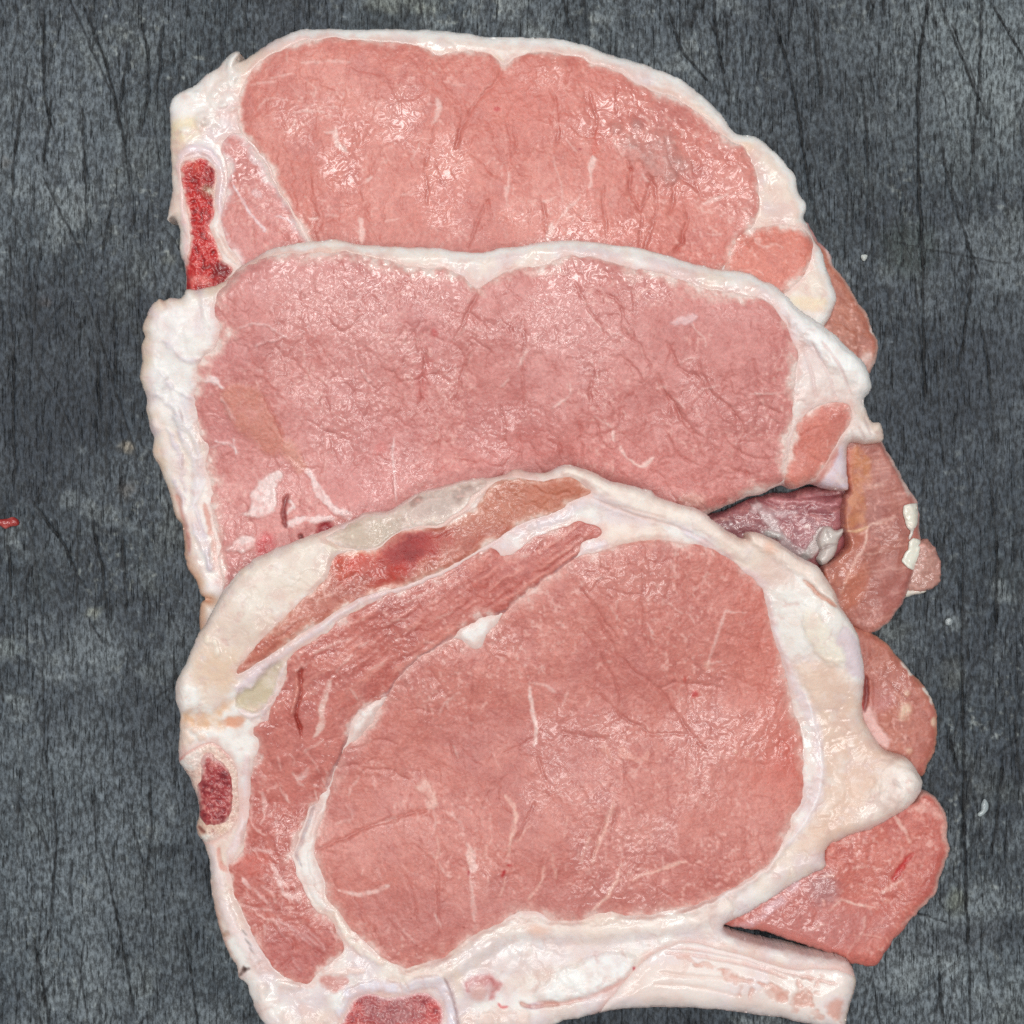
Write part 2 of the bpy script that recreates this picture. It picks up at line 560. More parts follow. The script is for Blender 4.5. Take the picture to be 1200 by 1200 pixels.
def paint_lean(w, seed, base=LEAN, dark=LEAN_D, light=LEAN_L, grain=80, cell=26, crack=0.9, micro=1.0, gloss=0.32):
    w.col[:] = base
    w.mix(sm(-0.2, 0.8, fbm(w.U, w.V, 110, seed)), dark, 0.45)
    w.mix(sm(-0.1, 0.8, fbm(w.U, w.V, 60, seed + 2)), light, 0.5)
    w.mix(sm(0.0, 0.8, fbm(w.U, w.V, 33, seed + 31)), (184, 112, 110), 0.32)
    w.mix(sm(0.0, 0.7, fbm(w.U, w.V, 95, seed + 32, 3)), (np.asarray(light) + (4, 10, 12)), 0.5)
    # bundles of fibres: cells with faint grooves, some edges pale with fat
    a, b = rot(w.U + w.wu * 6, w.V + w.wv * 6, grain)
    f1, f2 = worley(a / 2.1, b, cell, seed)
    ed = 1 - sm(0.0, 0.10, f2 - f1)
    gate = sm(-0.25, 0.4, fbm(w.U, w.V, 75, seed + 4))
    w.h -= ed * gate * crack * 1.4
    w.h += (0.5 - f1) * gate * 0.9
    f1, f2 = worley(a / 1.6 + w.wu, b + w.wv, cell * 0.42, seed + 1)
    ed2 = 1 - sm(0.0, 0.16, f2 - f1)
    gate2 = sm(-0.1, 0.5, fbm(w.U, w.V, 45, seed + 5))
    w.mix(ed2 * gate2, (228, 170, 160), 0.5)
    w.h -= ed2 * gate2 * 0.4
    w.mix(ed * gate, dark, 0.3)
    # fine fibres
    fib = vnoise(a / 6, b, 2.6, seed + 8) * 0.5 + vnoise(a / 4, b, 5, seed + 9) * 0.5
    w.mix(np.clip(fib, 0, 1), light, 0.35)
    w.mix(np.clip(-fib, 0, 1), dark, 0.32)
    w.h += fib * 0.22
    # mottling and pale flecks
    m = fbm(w.U, w.V, 9, seed + 33, 3, .65)
    w.mix(sm(0.1, 0.8, m), light, 0.5)
    w.mix(sm(0.1, 0.8, -m), dark, 0.38)
    sp = fbm(w.U, w.V, 4.5, seed + 11, 2)
    w.mix(sm(0.45, 0.85, sp) * sm(-0.3, 0.4, fbm(w.U, w.V, 55, seed + 12)), (234, 184, 174), 0.6)
    sp = vnoise(w.U, w.V, 2.6, seed + 34)
    w.mix(sm(0.5, 0.95, sp), light, 0.45)
    w.mix(sm(0.5, 0.95, -sp), dark, 0.40)
    # short random threads of fat along the grain
    rs = np.random.RandomState(seed)
    for _ in range(int(w.U.size / 5200)):
        x, y = rs.uniform(w.u0, w.u1), rs.uniform(w.v0, w.v1)
        an = math.radians(grain + rs.normal(0, 28))
        L = rs.uniform(6, 26)
        dx, dy = math.cos(an) * L / 2, math.sin(an) * L / 2
        bx, by = rs.normal(0, L * .12, 2)
        w.stroke(np.array([[x - dx, y - dy], [x + bx, y + by], [x + dx, y + dy]]), rs.uniform(1.2, 3.2), (230, 182, 172), rs.uniform(.3, .75), .4, soft=1.2, warp=2.5)
    # short creases between the bundles
    for _ in range(int(w.U.size / 6500)):
        x, y = rs.uniform(w.u0, w.u1), rs.uniform(w.v0, w.v1)
        an = math.radians(grain + rs.normal(0, 34))
        L = rs.uniform(12, 60)
        dx, dy = math.cos(an) * L / 2, math.sin(an) * L / 2
        P = np.array([[x - dx, y - dy], [x + rs.normal(0, L * .1), y + rs.normal(0, L * .1)], [x + dx, y + dy]])
        w.stroke(P, rs.uniform(1.2, 2.2), dark, rs.uniform(.25, .55), -rs.uniform(.5, 1.3), soft=1.1, warp=3.5)
    # relief: swell, wrinkles, beaded wet film
    w.h += fbm(w.U, w.V, 52, seed + 6, 3) * 1.9
    w.h += (ridged(a / 1.8, b, 20, seed + 35, 3) - 0.6) * 1.1 * micro
    w.h += fbm(w.U, w.V, 9, seed + 36, 2) * 0.5 * micro
    w.h += sm(0.80, 0.99, ridged(w.U + w.wu * 3, w.V + w.wv * 3, 10, seed + 37, 2)) * 0.55 * sm(-0.2, .4, fbm(w.U, w.V, 40, seed + 38))
    w.h += sm(0.86, 0.99, ridged(a / 2.2 + w.wu * 2, b + w.wv * 2, 9, seed + 39, 2)) * 0.7 * sm(0.0, .5, fbm(w.U, w.V, 34, seed + 40))
    w.wet = np.clip(gloss - 0.12 + 1.2 * fbm(w.U, w.V, 60, seed + 14, 3), 0.03, 1)


def marble(w, frame, items, color=(233, 196, 188), height=0.35):
    """items: 'width alpha x,y x,y ...' pale threads of fat in the lean"""
    for it in items:
        a = it.split(None, 2)
        w.stroke(pts(a[2], *frame), float(a[0]) / frame[2] * 1.1, color, min(1.0, float(a[1]) * 1.25), height, soft=1.5, warp=2.6)


def grooves(w, frame, items, color=(165, 78, 70)):
    """items: 'width depth x,y x,y ...' creases between fibre bundles"""
    for it in items:
        a = it.split(None, 2)
        P = pts(a[2], *frame)
        k = float(a[0]) / frame[2]
        w.stroke(P, k * 2.6, None, 0, -float(a[1]) * 0.6, soft=k * 1.4, warp=2.6)
        w.stroke(P, k, color, 0.38, -float(a[1]) * 0.5, soft=1.2, warp=2.6)


def spongy(w, sd, seed, deep=BLOOD_D, mid=BLOOD, pale=(222, 128, 118), rim=4.0, rimcol=(238, 214, 200)):
    n = fbm(w.U, w.V, 6.0, seed, 3, .7)
    f1, f2 = worley(w.U + w.wu * 3, w.V + w.wv * 3, 5.4, seed + 3)
    g1, g2 = worley(w.U + w.wu * 2, w.V + w.wv * 2, 3.0, seed + 4)
    big = fbm(w.U, w.V, 20, seed + 5)
    w.col[:] = mid
    w.mix(sm(-0.2, 0.7, big), deep, 0.6)
    w.mix((1 - sm(0.02, 0.22, f2 - f1)) * sm(-.5, .4, n), pale, 0.8)
    w.mix((1 - sm(0.02, 0.2, g2 - g1)) * sm(0, .6, -big), pale, 0.5)
    w.mix(sm(0.35, 0.9, n), pale, 0.6)
    w.mix(sm(0.2, 0.9, -n), deep, 0.85)
    w.h += (f1 - 0.5) * 3.0 + n * 1.4 + (g1 - .5) * 1.0
    if rim:
        r = sm(-rim - 3, -rim + 1, sd + fbm(w.U, w.V, 7, seed + 8, 2) * 3.5)
        w.mix(r, rimcol, 0.9)
        w.mix(r * sm(0.1, .7, n), pale, 0.5)
        w.h = w.h * (1 - 0.6 * r)
    w.wet[:] = 0.8


class Chop:
    def __init__(s, label, P, thick, seed, pad=30, R=15, box=None):
        s.root = empty("pork_chop", 0, 0, label, "pork chop", "overlapping raw pork chops on the dark board")
        lo, hi = P.min(0) - pad, P.max(0) + pad
        s.w = Win(lo[0], lo[1], hi[0], hi[1])
        w = s.w
        s.sd = w.sdf(P, 1.6)
        s.B = drape()[w.g]
        d = np.clip(-s.sd, 0, R)
        s.S0 = s.B + thick - (R - np.sqrt(np.maximum(R * R - (R - d) ** 2, 0))) + fbm(w.U, w.V, 150, seed, 2) * 2.5
        s.inner = []                                   # parts let into the cut face
        s.near = np.full(w.shape, 99, F)

    def inlay(s, name, mat, P, paint, dome=3.0, rise=2.4, lip=8, warp=1.6, feather=5, edge=(226, 186, 176), fe=0.75, step=1.35, label=None, sink=0.0, tol=2.5, parent=None, rag=7):
        P = np.asarray(P)
        lo, hi = P.min(0) - 14, P.max(0) + 14
        o = Win(max(lo[0], s.w.u0), max(lo[1], s.w.v0), min(hi[0], s.w.u1), min(hi[1], s.w.v1))
        sd = o.sdf(P, warp)
        paint(o, sd)
        d = -sd
        ragged = d + o.nb * 0.5 * rag + fbm(o.U, o.V, 26, 78, 4, .6) * rag
        o.mix(1 - sm(-1, feather + rag * .5, ragged), edge, fe)
        o.mix(1 - sm(-1, 2.5 + rag * .25, ragged + rag * .35), (236, 218, 210), fe)
        prof = np.where(d > 0, rise * (1 - np.exp(-d / lip)) + dome * (1 - np.exp(-d / 45)), d * 1.3)
        z = s.w.sub(s.S0, o) + prof + o.h * sm(-1, 5, d) - sink
        z = np.where(s.w.sub(s.sd, o) > -1.0, np.minimum(z, s.w.sub(s.S0, o) + 0.6), z)
        sdm = np.maximum(sd - tol, s.w.sub(s.sd, o) + 0.4)
        ob = build(name, mat, o, sdm, z, z - 9, parent or s.root, step)
        if label:
            ob["label"] = label
        full = np.full(s.w.shape, 99, F)
        full[o.v0 - s.w.v0:o.v1 - s.w.v0, o.u0 - s.w.u0:o.u1 - s.w.u0] = sd
        s.near = np.minimum(s.near, full)
        return ob

    def finish(s, name, paint, mat=None, step=1.45, label=None, white=None):
        w = s.w
        paint(w, s.sd)
        finish_fat(w, 170)
        if white is not None:
            w.mix(white(w, s.sd) * (0.75 + 0.5 * w.nc), (244, 242, 239), 0.9)
        w.mix(1 - sm(0, 9, s.near + w.nb * 4), (224, 178, 168), 0.5)
        z = s.S0 + w.h * sm(0, 6, s.near) * sm(0, 5, -s.sd) - np.clip(-s.near, 0, 7) * 1.2
        ob = build(name, mat or MAT_FAT, w, s.sd, z, s.B, s.root, step, hole=s.near < -14, cap=True)
        if label:
            ob["label"] = label
        return ob

    def lobe(s, name, mat, P, paint, thick, R=18, base=None, lift=0.0, warp=1.5, step=1.4, label=None, parent=None, slope=None, n=4):
        """a piece that hangs beside the cut face, on its own base"""
        P = np.asarray(P)
        lo, hi = P.min(0) - 12, P.max(0) + 12
        o = Win(*lo, *hi)
        sd = o.sdf(P, warp, n)
        paint(o, sd)
        if base is None:
            b = np.full(o.shape, 0.3, F)
        elif isinstance(base, (int, float)):
            b = np.full(o.shape, base, F)
        else:
            b = base[o.g]
        d = np.clip(-sd, 0, R)
        t = thick if slope is None else thick + (o.U - slope[0]) * slope[2] + (o.V - slope[1]) * slope[3]
        rr = np.minimum(R, t * 0.8)
        z = b + lift + t - rr * (1 - np.sqrt(np.maximum(1 - (1 - d / R) ** 2, 0))) + o.h * sm(0, 6, -sd)
        ob = build(name, mat, o, sd, z, b, parent or s.root, step, cap=True)
        if label:
            ob["label"] = label
        return ob
# ------------------------------------------------------------------ outlines traced in photo pixels
A1, A2, A3 = (150, 0, 3), (450, 0, 3), (750, 100, 3)
B1, B2, B3 = (150, 280, 3), (450, 260, 3), (750, 400, 3)
C1, C2, C3 = (180, 520, 3), (480, 520, 3), (780, 600, 3)
D1, D2, D3 = (180, 800, 3), (480, 800, 3), (780, 800, 3)


def cat(*a):
    return np.concatenate(a)


OUT1 = cat(
    pts("145,400 150,360 170,335 225,305 280,262 315,240 345,205 375,180 396,186 393,215 440,190 500,150 560,120 620,104 720,103 900,102 1000,103", *A1),
    pts("100,103 260,112 380,130 500,133 600,135 720,165 850,210 960,245 1050,285 1130,345 1180,395", *A2),
    pts("330,165 400,180 450,215 500,265 545,320 555,370 575,410 583,445 577,465 592,490 612,540 640,590 655,640 670,690 690,740 675,800 650,850 630,900", *A3),
    pts("945,412 900,410 800,385 700,365 600,360 500,358 400,360 300,365 240,362 220,350"),
    pts("205,1015 200,930 185,890 178,800 165,770 150,765 135,775 150,715 155,600 150,500", *A1))
OUT2 = cat(
    pts("320,160 350,140 400,95 450,65 500,35 560,20 680,5 740,3 800,15 920,25", *B1),
    pts("120,90 200,95 250,105 350,105 420,92 490,85 520,75 600,65 700,68 800,78 900,95 1000,122 1100,150 1200,172", *B2),
    pts("350,655 450,690 510,735 560,790 650,850 720,910 790,980 813,1040 808,1080 787,1105", *A3),
    pts("795,240 818,284 848,288 856,345 830,356 780,356 735,360 728,440 730,520 690,522 630,505 600,498 545,515 500,505 440,528 350,560 250,600 200,640 100,660", *B3),
    pts("740,640 660,650 560,660 480,690 400,720 320,745 262,752 244,748"),
    pts("165,650 160,600 170,555 205,555 165,530 150,480 118,430 110,380 98,290", *C1),
    pts("170,980 155,930 140,870 110,800 90,760 92,700 75,660 62,600 66,560 50,520 42,480 50,430 45,380 58,345 50,310 60,280 80,240 110,210 130,217 150,205 185,207 205,180 240,182 260,175", *B1))
OUT3 = cat(
    pts("75,900 80,840 110,780 130,730 160,670 190,620 215,570 250,510 320,435 400,380 500,340 600,305 700,265 740,245 830,235 900,190 1000,150 1100,125", *C1),
    pts("250,120 310,115 370,95 440,100 480,100 540,75 600,85 700,125 800,150 850,165 870,185 950,215 1000,225 1070,270", *C2),
    pts("240,80 285,95 292,72 340,80 400,110 480,160 540,200 590,270 612,325 660,400 690,500 700,580 690,660 700,740 740,800 780,845 850,870 890,920 905,960 880,1010 820,1060 730,1110 660,1130 600,1160", *C3),
    pts("590,560 560,600 565,650 520,670 430,720 300,800 205,852 240,888 380,922 530,958 610,970 650,985 667,1040 660,1090 635,1180 620,1225", *D3),
    pts("520,1205 460,1190 400,1178 300,1162 200,1150 100,1142 0,1140", *D3),
    pts("850,1140 700,1155 580,1180 500,1205", *D2),
    pts("610,1222 560,1236 480,1240 400,1238 340,1230"),
    pts("390,1200 350,1130 330,1060 300,1040 293,1000 260,940 225,840 205,750 200,640 180,570 150,520 160,450 150,380 110,310 88,262 95,170 90,110", *D1))


# ------------------------------------------------------------------ the dark board
def make_board():
    w = Win(G0, G0, G1, G1)
    U, V = w.U, w.V
    hole = np.zeros(w.shape, bool)
    for P in (OUT1, OUT2, OUT3):
        hole |= w.sdf(P, 0) < -95
    w.col[:] = (70, 77, 83)
    w.mix(sm(-0.5, 0.7, fbm(U, V, 240, 301, 4)), (46, 52, 59), 0.85)
    w.mix(sm(0.05, 0.8, fbm(U, V, 120, 302, 5)), (92, 99, 103), 0.7)
    w.mix(sm(0.2, 0.9, fbm(U, V, 60, 303, 4)), (88, 93, 90), 0.5)
    w.mix(sm(-0.1, 0.6, fbm(U, V, 90, 306, 3)), (44, 52, 58), 0.45)
    # upright grain: dense short nicks
    for sc, st, amt, sd_, dp in ((3.2, 7, 0.5, 311, .5), (5.5, 9, 0.4, 312, .6), (2.2, 2, 0.45, 313, .3)):
        a, b = rot(U + w.wu * 1.5, V, 1.5 if sc < 5 else -3)
        n = vnoise(a, b / st, sc, sd_)
        m = sm(0.25, 0.85, n) * sm(-0.6, 0.3, fbm(U, V, 70, sd_ + 5))
        w.mix(m, (22, 26, 31), amt)
        w.h -= m * dp
        n = vnoise(a, b / (st * 0.5), sc, sd_ + 50)
        w.mix(sm(0.45, 0.95, n), (104, 111, 112), amt * 0.6)
    # pale worn specks
    sp = fbm(U, V, 6, 321, 2)
    w.mix(sm(0.55, 0.95, sp) * sm(0.0, 0.6, fbm(U, V, 60, 322)), (128, 132, 128), 0.65)
    sp = vnoise(U, V, 3.2, 331)
    w.mix(sm(0.80, 0.97, sp), (140, 145, 143), 0.6)
    sp = vnoise(U, V, 3.6, 335)
    w.mix(sm(0.72, 0.95, sp), (30, 33, 38), 0.7)
    # random scuffed, chalky and darker patches, then broad paler and darker areas
    w.mix(sm(0.15, 0.75, fbm(U, V, 170, 361, 5, .6)), (108, 115, 118), 0.6)
    w.mix(sm(0.15, 0.75, fbm(U, V, 200, 362, 4)), (40, 45, 52), 0.6)
    w.mix(sm(0.25, 0.8, fbm(U, V, 34, 363, 4, .6)) * sm(-.2, .4, fbm(U, V, 130, 364)), (124, 130, 130), 0.5)
    w.blob(1130, 70, 130, 110, 10, (116, 124, 126), .6, soft=.8, warp=10)  # lamp sheen at the top right, painted into the board colour
    w.blob(1110, 1160, 120, 70, 0, (112, 120, 124), .6, soft=.8, warp=10)  # lamp sheen at the lower right, painted in too
    w.blob(60, 150, 120, 130, 0, (108, 116, 121), .55, soft=.8, warp=10)
    w.blob(60, 980, 130, 200, 0, (104, 112, 117), .5, soft=.8, warp=10)
    w.blob(1110, 500, 110, 170, 0, (42, 48, 56), .6, soft=.8, warp=10)
    w.blob(1010, 120, 90, 110, 0, (50, 56, 62), .45, soft=.8, warp=10)
    w.blob(90, 440, 110, 110, 0, (40, 46, 54), .6, soft=.8, warp=10)
    w.blob(175, 1070, 60, 60, 0, (44, 50, 57), .5, soft=.8, warp=10)
    # stains with a shape of their own
    for x, y, rx, ry, an, c, al in ((470, 2, 42, 14, 5, (112, 116, 108), .6), (455, 26, 30, 12, 0, (40, 46, 50), .5),
                                    (199, 306, 10, 8, 0, (112, 116, 112), .6), (150, 523, 9, 7, 30, (150, 140, 124), .7),
                                    (52, 352, 8, 6, 0, (112, 100, 96), .5), (110, 719, 9, 8, 0, (130, 132, 120), .6),
                                    (14, 757, 16, 7, 0, (108, 116, 116), .6), (148, 575, 10, 12, 0, (104, 98, 92), .5),
                                    (1115, 790, 14, 20, 0, (100, 102, 96), .45), (1122, 1058, 10, 16, 0, (112, 116, 100), .5),
                                    (1140, 1098, 80, 18, -8, (44, 48, 54), .55), (60, 400, 110, 60, -10, (44, 49, 55), .35),
                                    (1065, 290, 30, 30, 0, (52, 62, 54), .4), (8, 188, 8, 7, 0, (120, 116, 112), .5)):
        w.blob(x, y, rx, ry, an, c, al, soft=0.6, warp=5)
    # knife cuts
    rs = np.random.RandomState(41)
    cuts = ["3 1087,-60 1087,0 1077,75 1076,200 1080,280 1082,375 1084,470", "2.5 1128,660 1127,787 1129,900 1131,1017 1137,1160 1139,1290",
            "2.5 905,10 910,30 925,85 940,165 948,215 965,280", "2.5 1150,-60 1150,0 1147,100 1137,205", "2 1100,0 1120,50 1140,100 1158,140",
            "2 1160,0 1180,36 1212,90", "2.2 1150,380 1160,450 1166,530", "2 954,0 955,40 962,110", "2 1105,190 1125,260 1150,330",
            "2 1140,320 1130,390 1120,440", "2 50,0 52,100 66,168", "2.2 98,5 118,60 132,102 146,170 152,215", "2 30,90 18,180 12,250",
            "2.4 60,118 57,150 50,196", "2 97,125 100,210 103,270", "2.2 133,225 126,265 120,300", "2 165,20 175,90 165,160", "2 190,30 185,110",
            "2.2 133,350 136,435", "2 17,390 15,500 20,560", "2.2 115,410 117,490", "2 150,60 140,130", "2.4 36,585 55,610 75,640 88,668 100,690",
            "2.2 106,590 112,630 120,670 128,740", "2 142,560 144,650 150,720", "2 10,640 13,700", "2.2 175,900 178,960 172,1030", "2 60,900 66,990 58,1080",
            "2 120,1000 140,1090 158,1190", "2 215,1090 225,1150 232,1210", "2.2 40,1100 52,1160 60,1230", "2 1175,880 1168,960 1150,1050",
            "2 1160,560 1168,660 1165,760", "2 1110,850 1122,905", "2 1100,1120 1104,1200", "2 780,0 800,60 830,95", "2 660,0 668,35", "2.2 836,0 842,60 852,110",
            "2 1010,90 1018,200 1014,300", "2 1040,520 1050,600", "2 700,1190 706,1230", "2 760,1195 762,1240"]
    for c in cuts:
        k, s = c.split(None, 1)
        w.stroke(pts(s), float(k), (9, 10, 12), 0.97, -2.6, soft=0.8, warp=1.4)
    for _ in range(980):
        x, y = rs.uniform(G0, G1, 2)
        if hole[int(y) - G0, int(x) - G0]:
            continue
        L = rs.choice([rs.uniform(12, 50), rs.uniform(40, 190)], p=[.65, .35])
        a = math.radians(rs.normal(0, 11) if rs.rand() < .75 else rs.normal(0, 32))
        dx, dy = math.sin(a) * L / 2, math.cos(a) * L / 2
        bx = rs.normal(0, L * 0.03)
        w.stroke(np.array([[x - dx, y - dy], [x + bx, y], [x + dx, y + dy]]), rs.uniform(0.9, 2.0), (13, 15, 18), rs.uniform(.5, .95), -rs.uniform(.5, 1.6), soft=0.7, warp=1.2)
    w.h += fbm(U, V, 30, 340, 3) * 0.3
    sd = np.maximum(np.maximum(G0 + 4 - U, U - G1 + 4), np.maximum(G0 + 4 - V, V - G1 + 4))
    ob = build("board", MAT_BOARD, w, sd, w.h - 0.8, np.full(w.shape, -60, F), None, 1.55, hole=hole, stack=False)
    # the board runs on past the frame, and closes below
    me = ob.data
    c = G0 + 6, G1 - 6
    o0, o1 = -700, 1900
    ring = []
    for (ua, va, ub, vb) in ((o0, o0, o1, c[0]), (o0, c[1], o1, o1), (o0, c[0], c[0], c[1]), (c[1], c[0], o1, c[1])):
        ring.append((ua, va, ub, vb, -0.9))
    ring.append((c[0], c[0], c[1], c[1], -12.0))
    vs, qs = [], []
    for ua, va, ub, vb, z in ring:
        n = len(vs)
        for u, v in ((ua, va), (ua, vb), (ub, vb), (ub, va)):
            vs.append(((u - 600) * PX, (600 - v) * PX, z * PX))
        qs.append((n, n + 1, n + 2, n + 3))
    vs, qs = np.array(vs), np.array(qs)
    under = raw_mesh("board_edge", vs, qs, np.tile((70, 77, 82), (len(vs), 1)).astype(F), np.zeros(len(vs)), MAT_BOARD, ob, False)
    ob["kind"] = "structure"
    ob["label"] = "dark grey worn chopping board scored by upright knife cuts"
    return ob


make_board()


# ------------------------------------------------------------------ first chop: under the others, red bone along its end
def chop_one():
    c = Chop("raw pork chop with long bright red bone face, tucked beneath the middle chop", OUT1, 44, 11)

    # the flap that hangs off the loin end, lying lower
    def flap_paint(w, sd):
        paint_lean(w, 21, (172, 106, 88), (146, 82, 68), (190, 126, 106), 65, 24, 0.4, .4, .3)
        w.mix(sm(-5, 0, sd), (226, 205, 196), 0.6)
        w.blob(1016, 425, 8, 14, 20, (225, 205, 198), .7)
        w.stroke(pts("590,480 625,545 665,590 683,640", *A3), 4, (214, 150, 150), .9, .5)
        w.poly(pts("655,575 683,625 680,640 660,600", *A3), (238, 226, 222), .9, soft=1)
        w.poly(pts("805,840 825,870 815,880", *A3), (240, 230, 226), .9, soft=1)
    c.lobe("flap", MAT_SKIN, pts("560,470 592,480 625,545 665,590 683,635 740,710 800,820 825,885 836,930 822,985 806,1018 740,1010 640,900 600,800 600,700 590,600 575,540", *A3),
           flap_paint, 24, R=10, warp=2.5, label="brownish membrane covered belly flap")

    def lean(w, sd):
        paint_lean(w, 31, (208, 126, 115), (190, 104, 94), (219, 144, 131), 84, 34, 0.55, 0.45, 0.25)
        w.mix(sm(235, 300, w.V) * sm(800, 500, w.U), (186, 122, 116), .45)  # greyish sheen towards the overlap, painted into the lean colour
        marble(w, A1, ["22 .75 730,445 735,490 768,535", "12 .6 690,465 728,455", "14 .5 1085,345 1095,390 1080,430", "8 .4 1050,370 1085,370", "16 .6 858,612 833,638",
                       "22 .65 820,765 825,848", "7 .95 632,768 662,763", "12 .4 690,755 742,765", "8 .5 580,400 640,390 690,395", "6 .4 690,375 745,380",
                       "5 .4 450,390 500,345 570,350", "10 .4 600,222 680,213 785,222", "6 .5 490,275 580,265", "7 .4 545,470 570,450 590,420", "6 .4 430,300 520,285",
                       "5 .4 900,780 960,770", "6 .35 1000,560 1040,480", "5 .4 960,690 1000,660"])
        marble(w, A2, ["22 .75 730,553 728,602", "10 .6 728,598 735,640 720,662", "22 .7 590,788 580,845", "5 .6 605,795 690,680", "12 .5 440,600 430,705", "5 .45 600,548 625,680 630,712",
                       "7 .4 380,290 330,340 300,380", "14 .5 190,350 195,395 170,440", "14 .6 1130,715 1210,678", "6 .4 640,485 680,540", "5 .4 560,710 610,690", "5 .5 905,600 930,640",
                       "5 .4 1000,760 1040,800", "6 .35 240,300 290,300", "5 .4 355,580 385,570", "5 .35 60,690 130,670"])
        marble(w, A3, ["10 .6 225,420 260,395 300,385", "6 .5 300,330 330,325", "5 .4 230,520 290,520"])
        grooves(w, A2, ["6 2 420,235 390,290 330,350 280,440 250,520", "4 1.2 580,310 610,400 605,540", "5 1.5 725,320 745,400 750,440 740,480", "6 2.4 870,590 870,680 905,750", "5 1.8 905,755 900,870",
                        "5 2 940,620 920,700 905,750", "6 2.4 1025,640 1015,720 1000,770", "5 1.6 1090,640 1125,695", "5 2 560,710 565,790 575,815", "5 1.6 770,650 770,730 790,840", "5 1.6 370,700 320,800 290,870",
                        "4 1.2 820,300 815,400", "6 2 1060,740 1060,800 1030,890", "4 1.2 510,720 515,790", "4 1 460,430 455,560", "4 1 150,560 150,720", "4 1.2 650,720 690,770 760,780", "5 1.8 850,560 870,600"])
        grooves(w, A3, ["6 2.2 20,300 60,420 30,520 10,600", "6 2 160,470 150,540 120,600", "5 1.6 90,180 120,300 200,370", "4 1.2 180,260 190,320"])
        grooves(w, A1, ["4 1 1180,400 1150,520", "4 1 1080,430 1050,580", "4 1 960,340 930,370"])
        for x, y, r in ((880, 520, 42), (978, 498, 40), (1042, 580, 34), (968, 585, 44), (815, 455, 18), (885, 438, 20), (930, 545, 26), (1000, 620, 26), (1010, 545, 24)):
            w.blob(A2[0] + x / 3, A2[1] + y / 3, r / 3, r / 3, 0, (186, 144, 139), .5, 2.6, soft=.8, warp=3)
        w.blob(A2[0] + 400 / 3, A2[1] + 384 / 3, 3.6, 2.4, 20, (176, 24, 30), .95, soft=.4)
        w.blob(A2[0] + 690 / 3, A2[1] + 527 / 3, 1.6, 1.2, 0, (130, 20, 26), .9, soft=.4)
        w.stroke(pts("745,440 748,490 735,540", *A2), 8, (200, 84, 70), .4, soft=3)
        w.blob(610, 120, 60, 40, 0, (214, 126, 114), .5, soft=.8)

    c.inlay("loin_muscle", MAT_LEAN, cat(
        pts("440,245 470,215 540,170 620,145 720,135 850,145 950,150 1040,165 1080,190", *A1),
        pts("215,190 300,182 380,195 425,226 470,200 530,182 600,185 700,210 800,245 880,290 980,330 1100,390", *A2),
        pts("300,185 360,218 400,280 418,370 415,430 395,495 345,535 315,600 285,650 270,720", *A3),
        pts("820,360 700,350 560,345 450,342 380,335"),
        pts("640,850 575,735 525,650 490,570 440,505 395,460 385,400 395,330 425,270", *A1)), lean, dome=4, warp=2.6, rag=6, label="broad pink loin eye with glossy creases")

    def small(w, sd):
        paint_lean(w, 35, (214, 128, 112), (196, 108, 94), (222, 142, 126), 40, 30, 0.3, .35, .2)
        marble(w, A3, ["6 .4 430,570 480,560 510,575", "5 .4 400,650 440,660"])
    c.inlay("round_muscle", MAT_LEAN, pts("350,522 420,500 500,492 570,500 606,540 600,600 580,660 540,702 510,730 400,760 300,720 295,650 318,590", *A3), small, dome=3, rise=3, lip=10, label="small round pink muscle beside the loin eye")

    def side(w, sd):
        paint_lean(w, 37, (206, 128, 120), (184, 104, 98), (214, 144, 138), 60, 30, 0.4, .5, .3)
        marble(w, A1, ["8 .85 375,645 400,700 440,770 490,812", "6 .7 520,760 580,780 620,815", "14 .8 345,615 345,665", "30 .4 440,670 470,700", "10 .3 420,530 470,560", "20 .45 430,545 480,590 500,630"], (230, 206, 208))
        grooves(w, A1, ["5 1.4 450,800 440,860", "5 1.4 520,800 560,840"])
    c.inlay("side_muscle", MAT_LEAN, pts("395,468 350,478 325,515 345,570 352,640 340,720 330,770 350,850 390,910 420,960 520,1000 640,1000 650,880 625,842 568,738 517,652 482,574 432,510", *A1), side, dome=1.5, rise=1.4, edge=(228, 204, 204), label="narrow pink muscle beside the bone")

    def bone(w, sd):
        spongy(w, sd, 51, (128, 12, 16), (186, 26, 26), (226, 120, 110), rim=0)
        w.mix(1 - sm(0.0, 4, -sd + fbm(w.U, w.V, 6, 52, 2) * 3), (232, 196, 182), .8)
        w.blob(A1[0] + 285 / 3, A1[1] + 675 / 3, 9, 9, 0, (150, 120, 96), .8, -1.5)
        w.blob(A1[0] + 293 / 3, A1[1] + 672 / 3, 3.5, 4, 0, (232, 222, 205), .95, 1.5)
        w.blob(A1[0] + 255 / 3, A1[1] + 985 / 3, 16, 7, 0, (230, 150, 140), .6)
        w.blob(A1[0] + 330 / 3, A1[1] + 950 / 3, 10, 9, 0, (110, 16, 22), .8, -1.5)
        w.blob(A1[0] + 225 / 3, A1[1] + 590 / 3, 12, 7, 0, (226, 130, 112), .5)
    c.inlay("bone", MAT_BONE, pts("186,580 212,558 262,553 298,575 312,625 308,700 302,755 285,790 302,830 322,880 335,918 368,945 345,985 330,1040 200,1040 203,930 215,870 215,790 200,700 186,620", *A1),
            bone, dome=0, rise=0.8, lip=4, rag=3, edge=(236, 206, 196), fe=.5, label="blood red spongy face of the sawn bone")

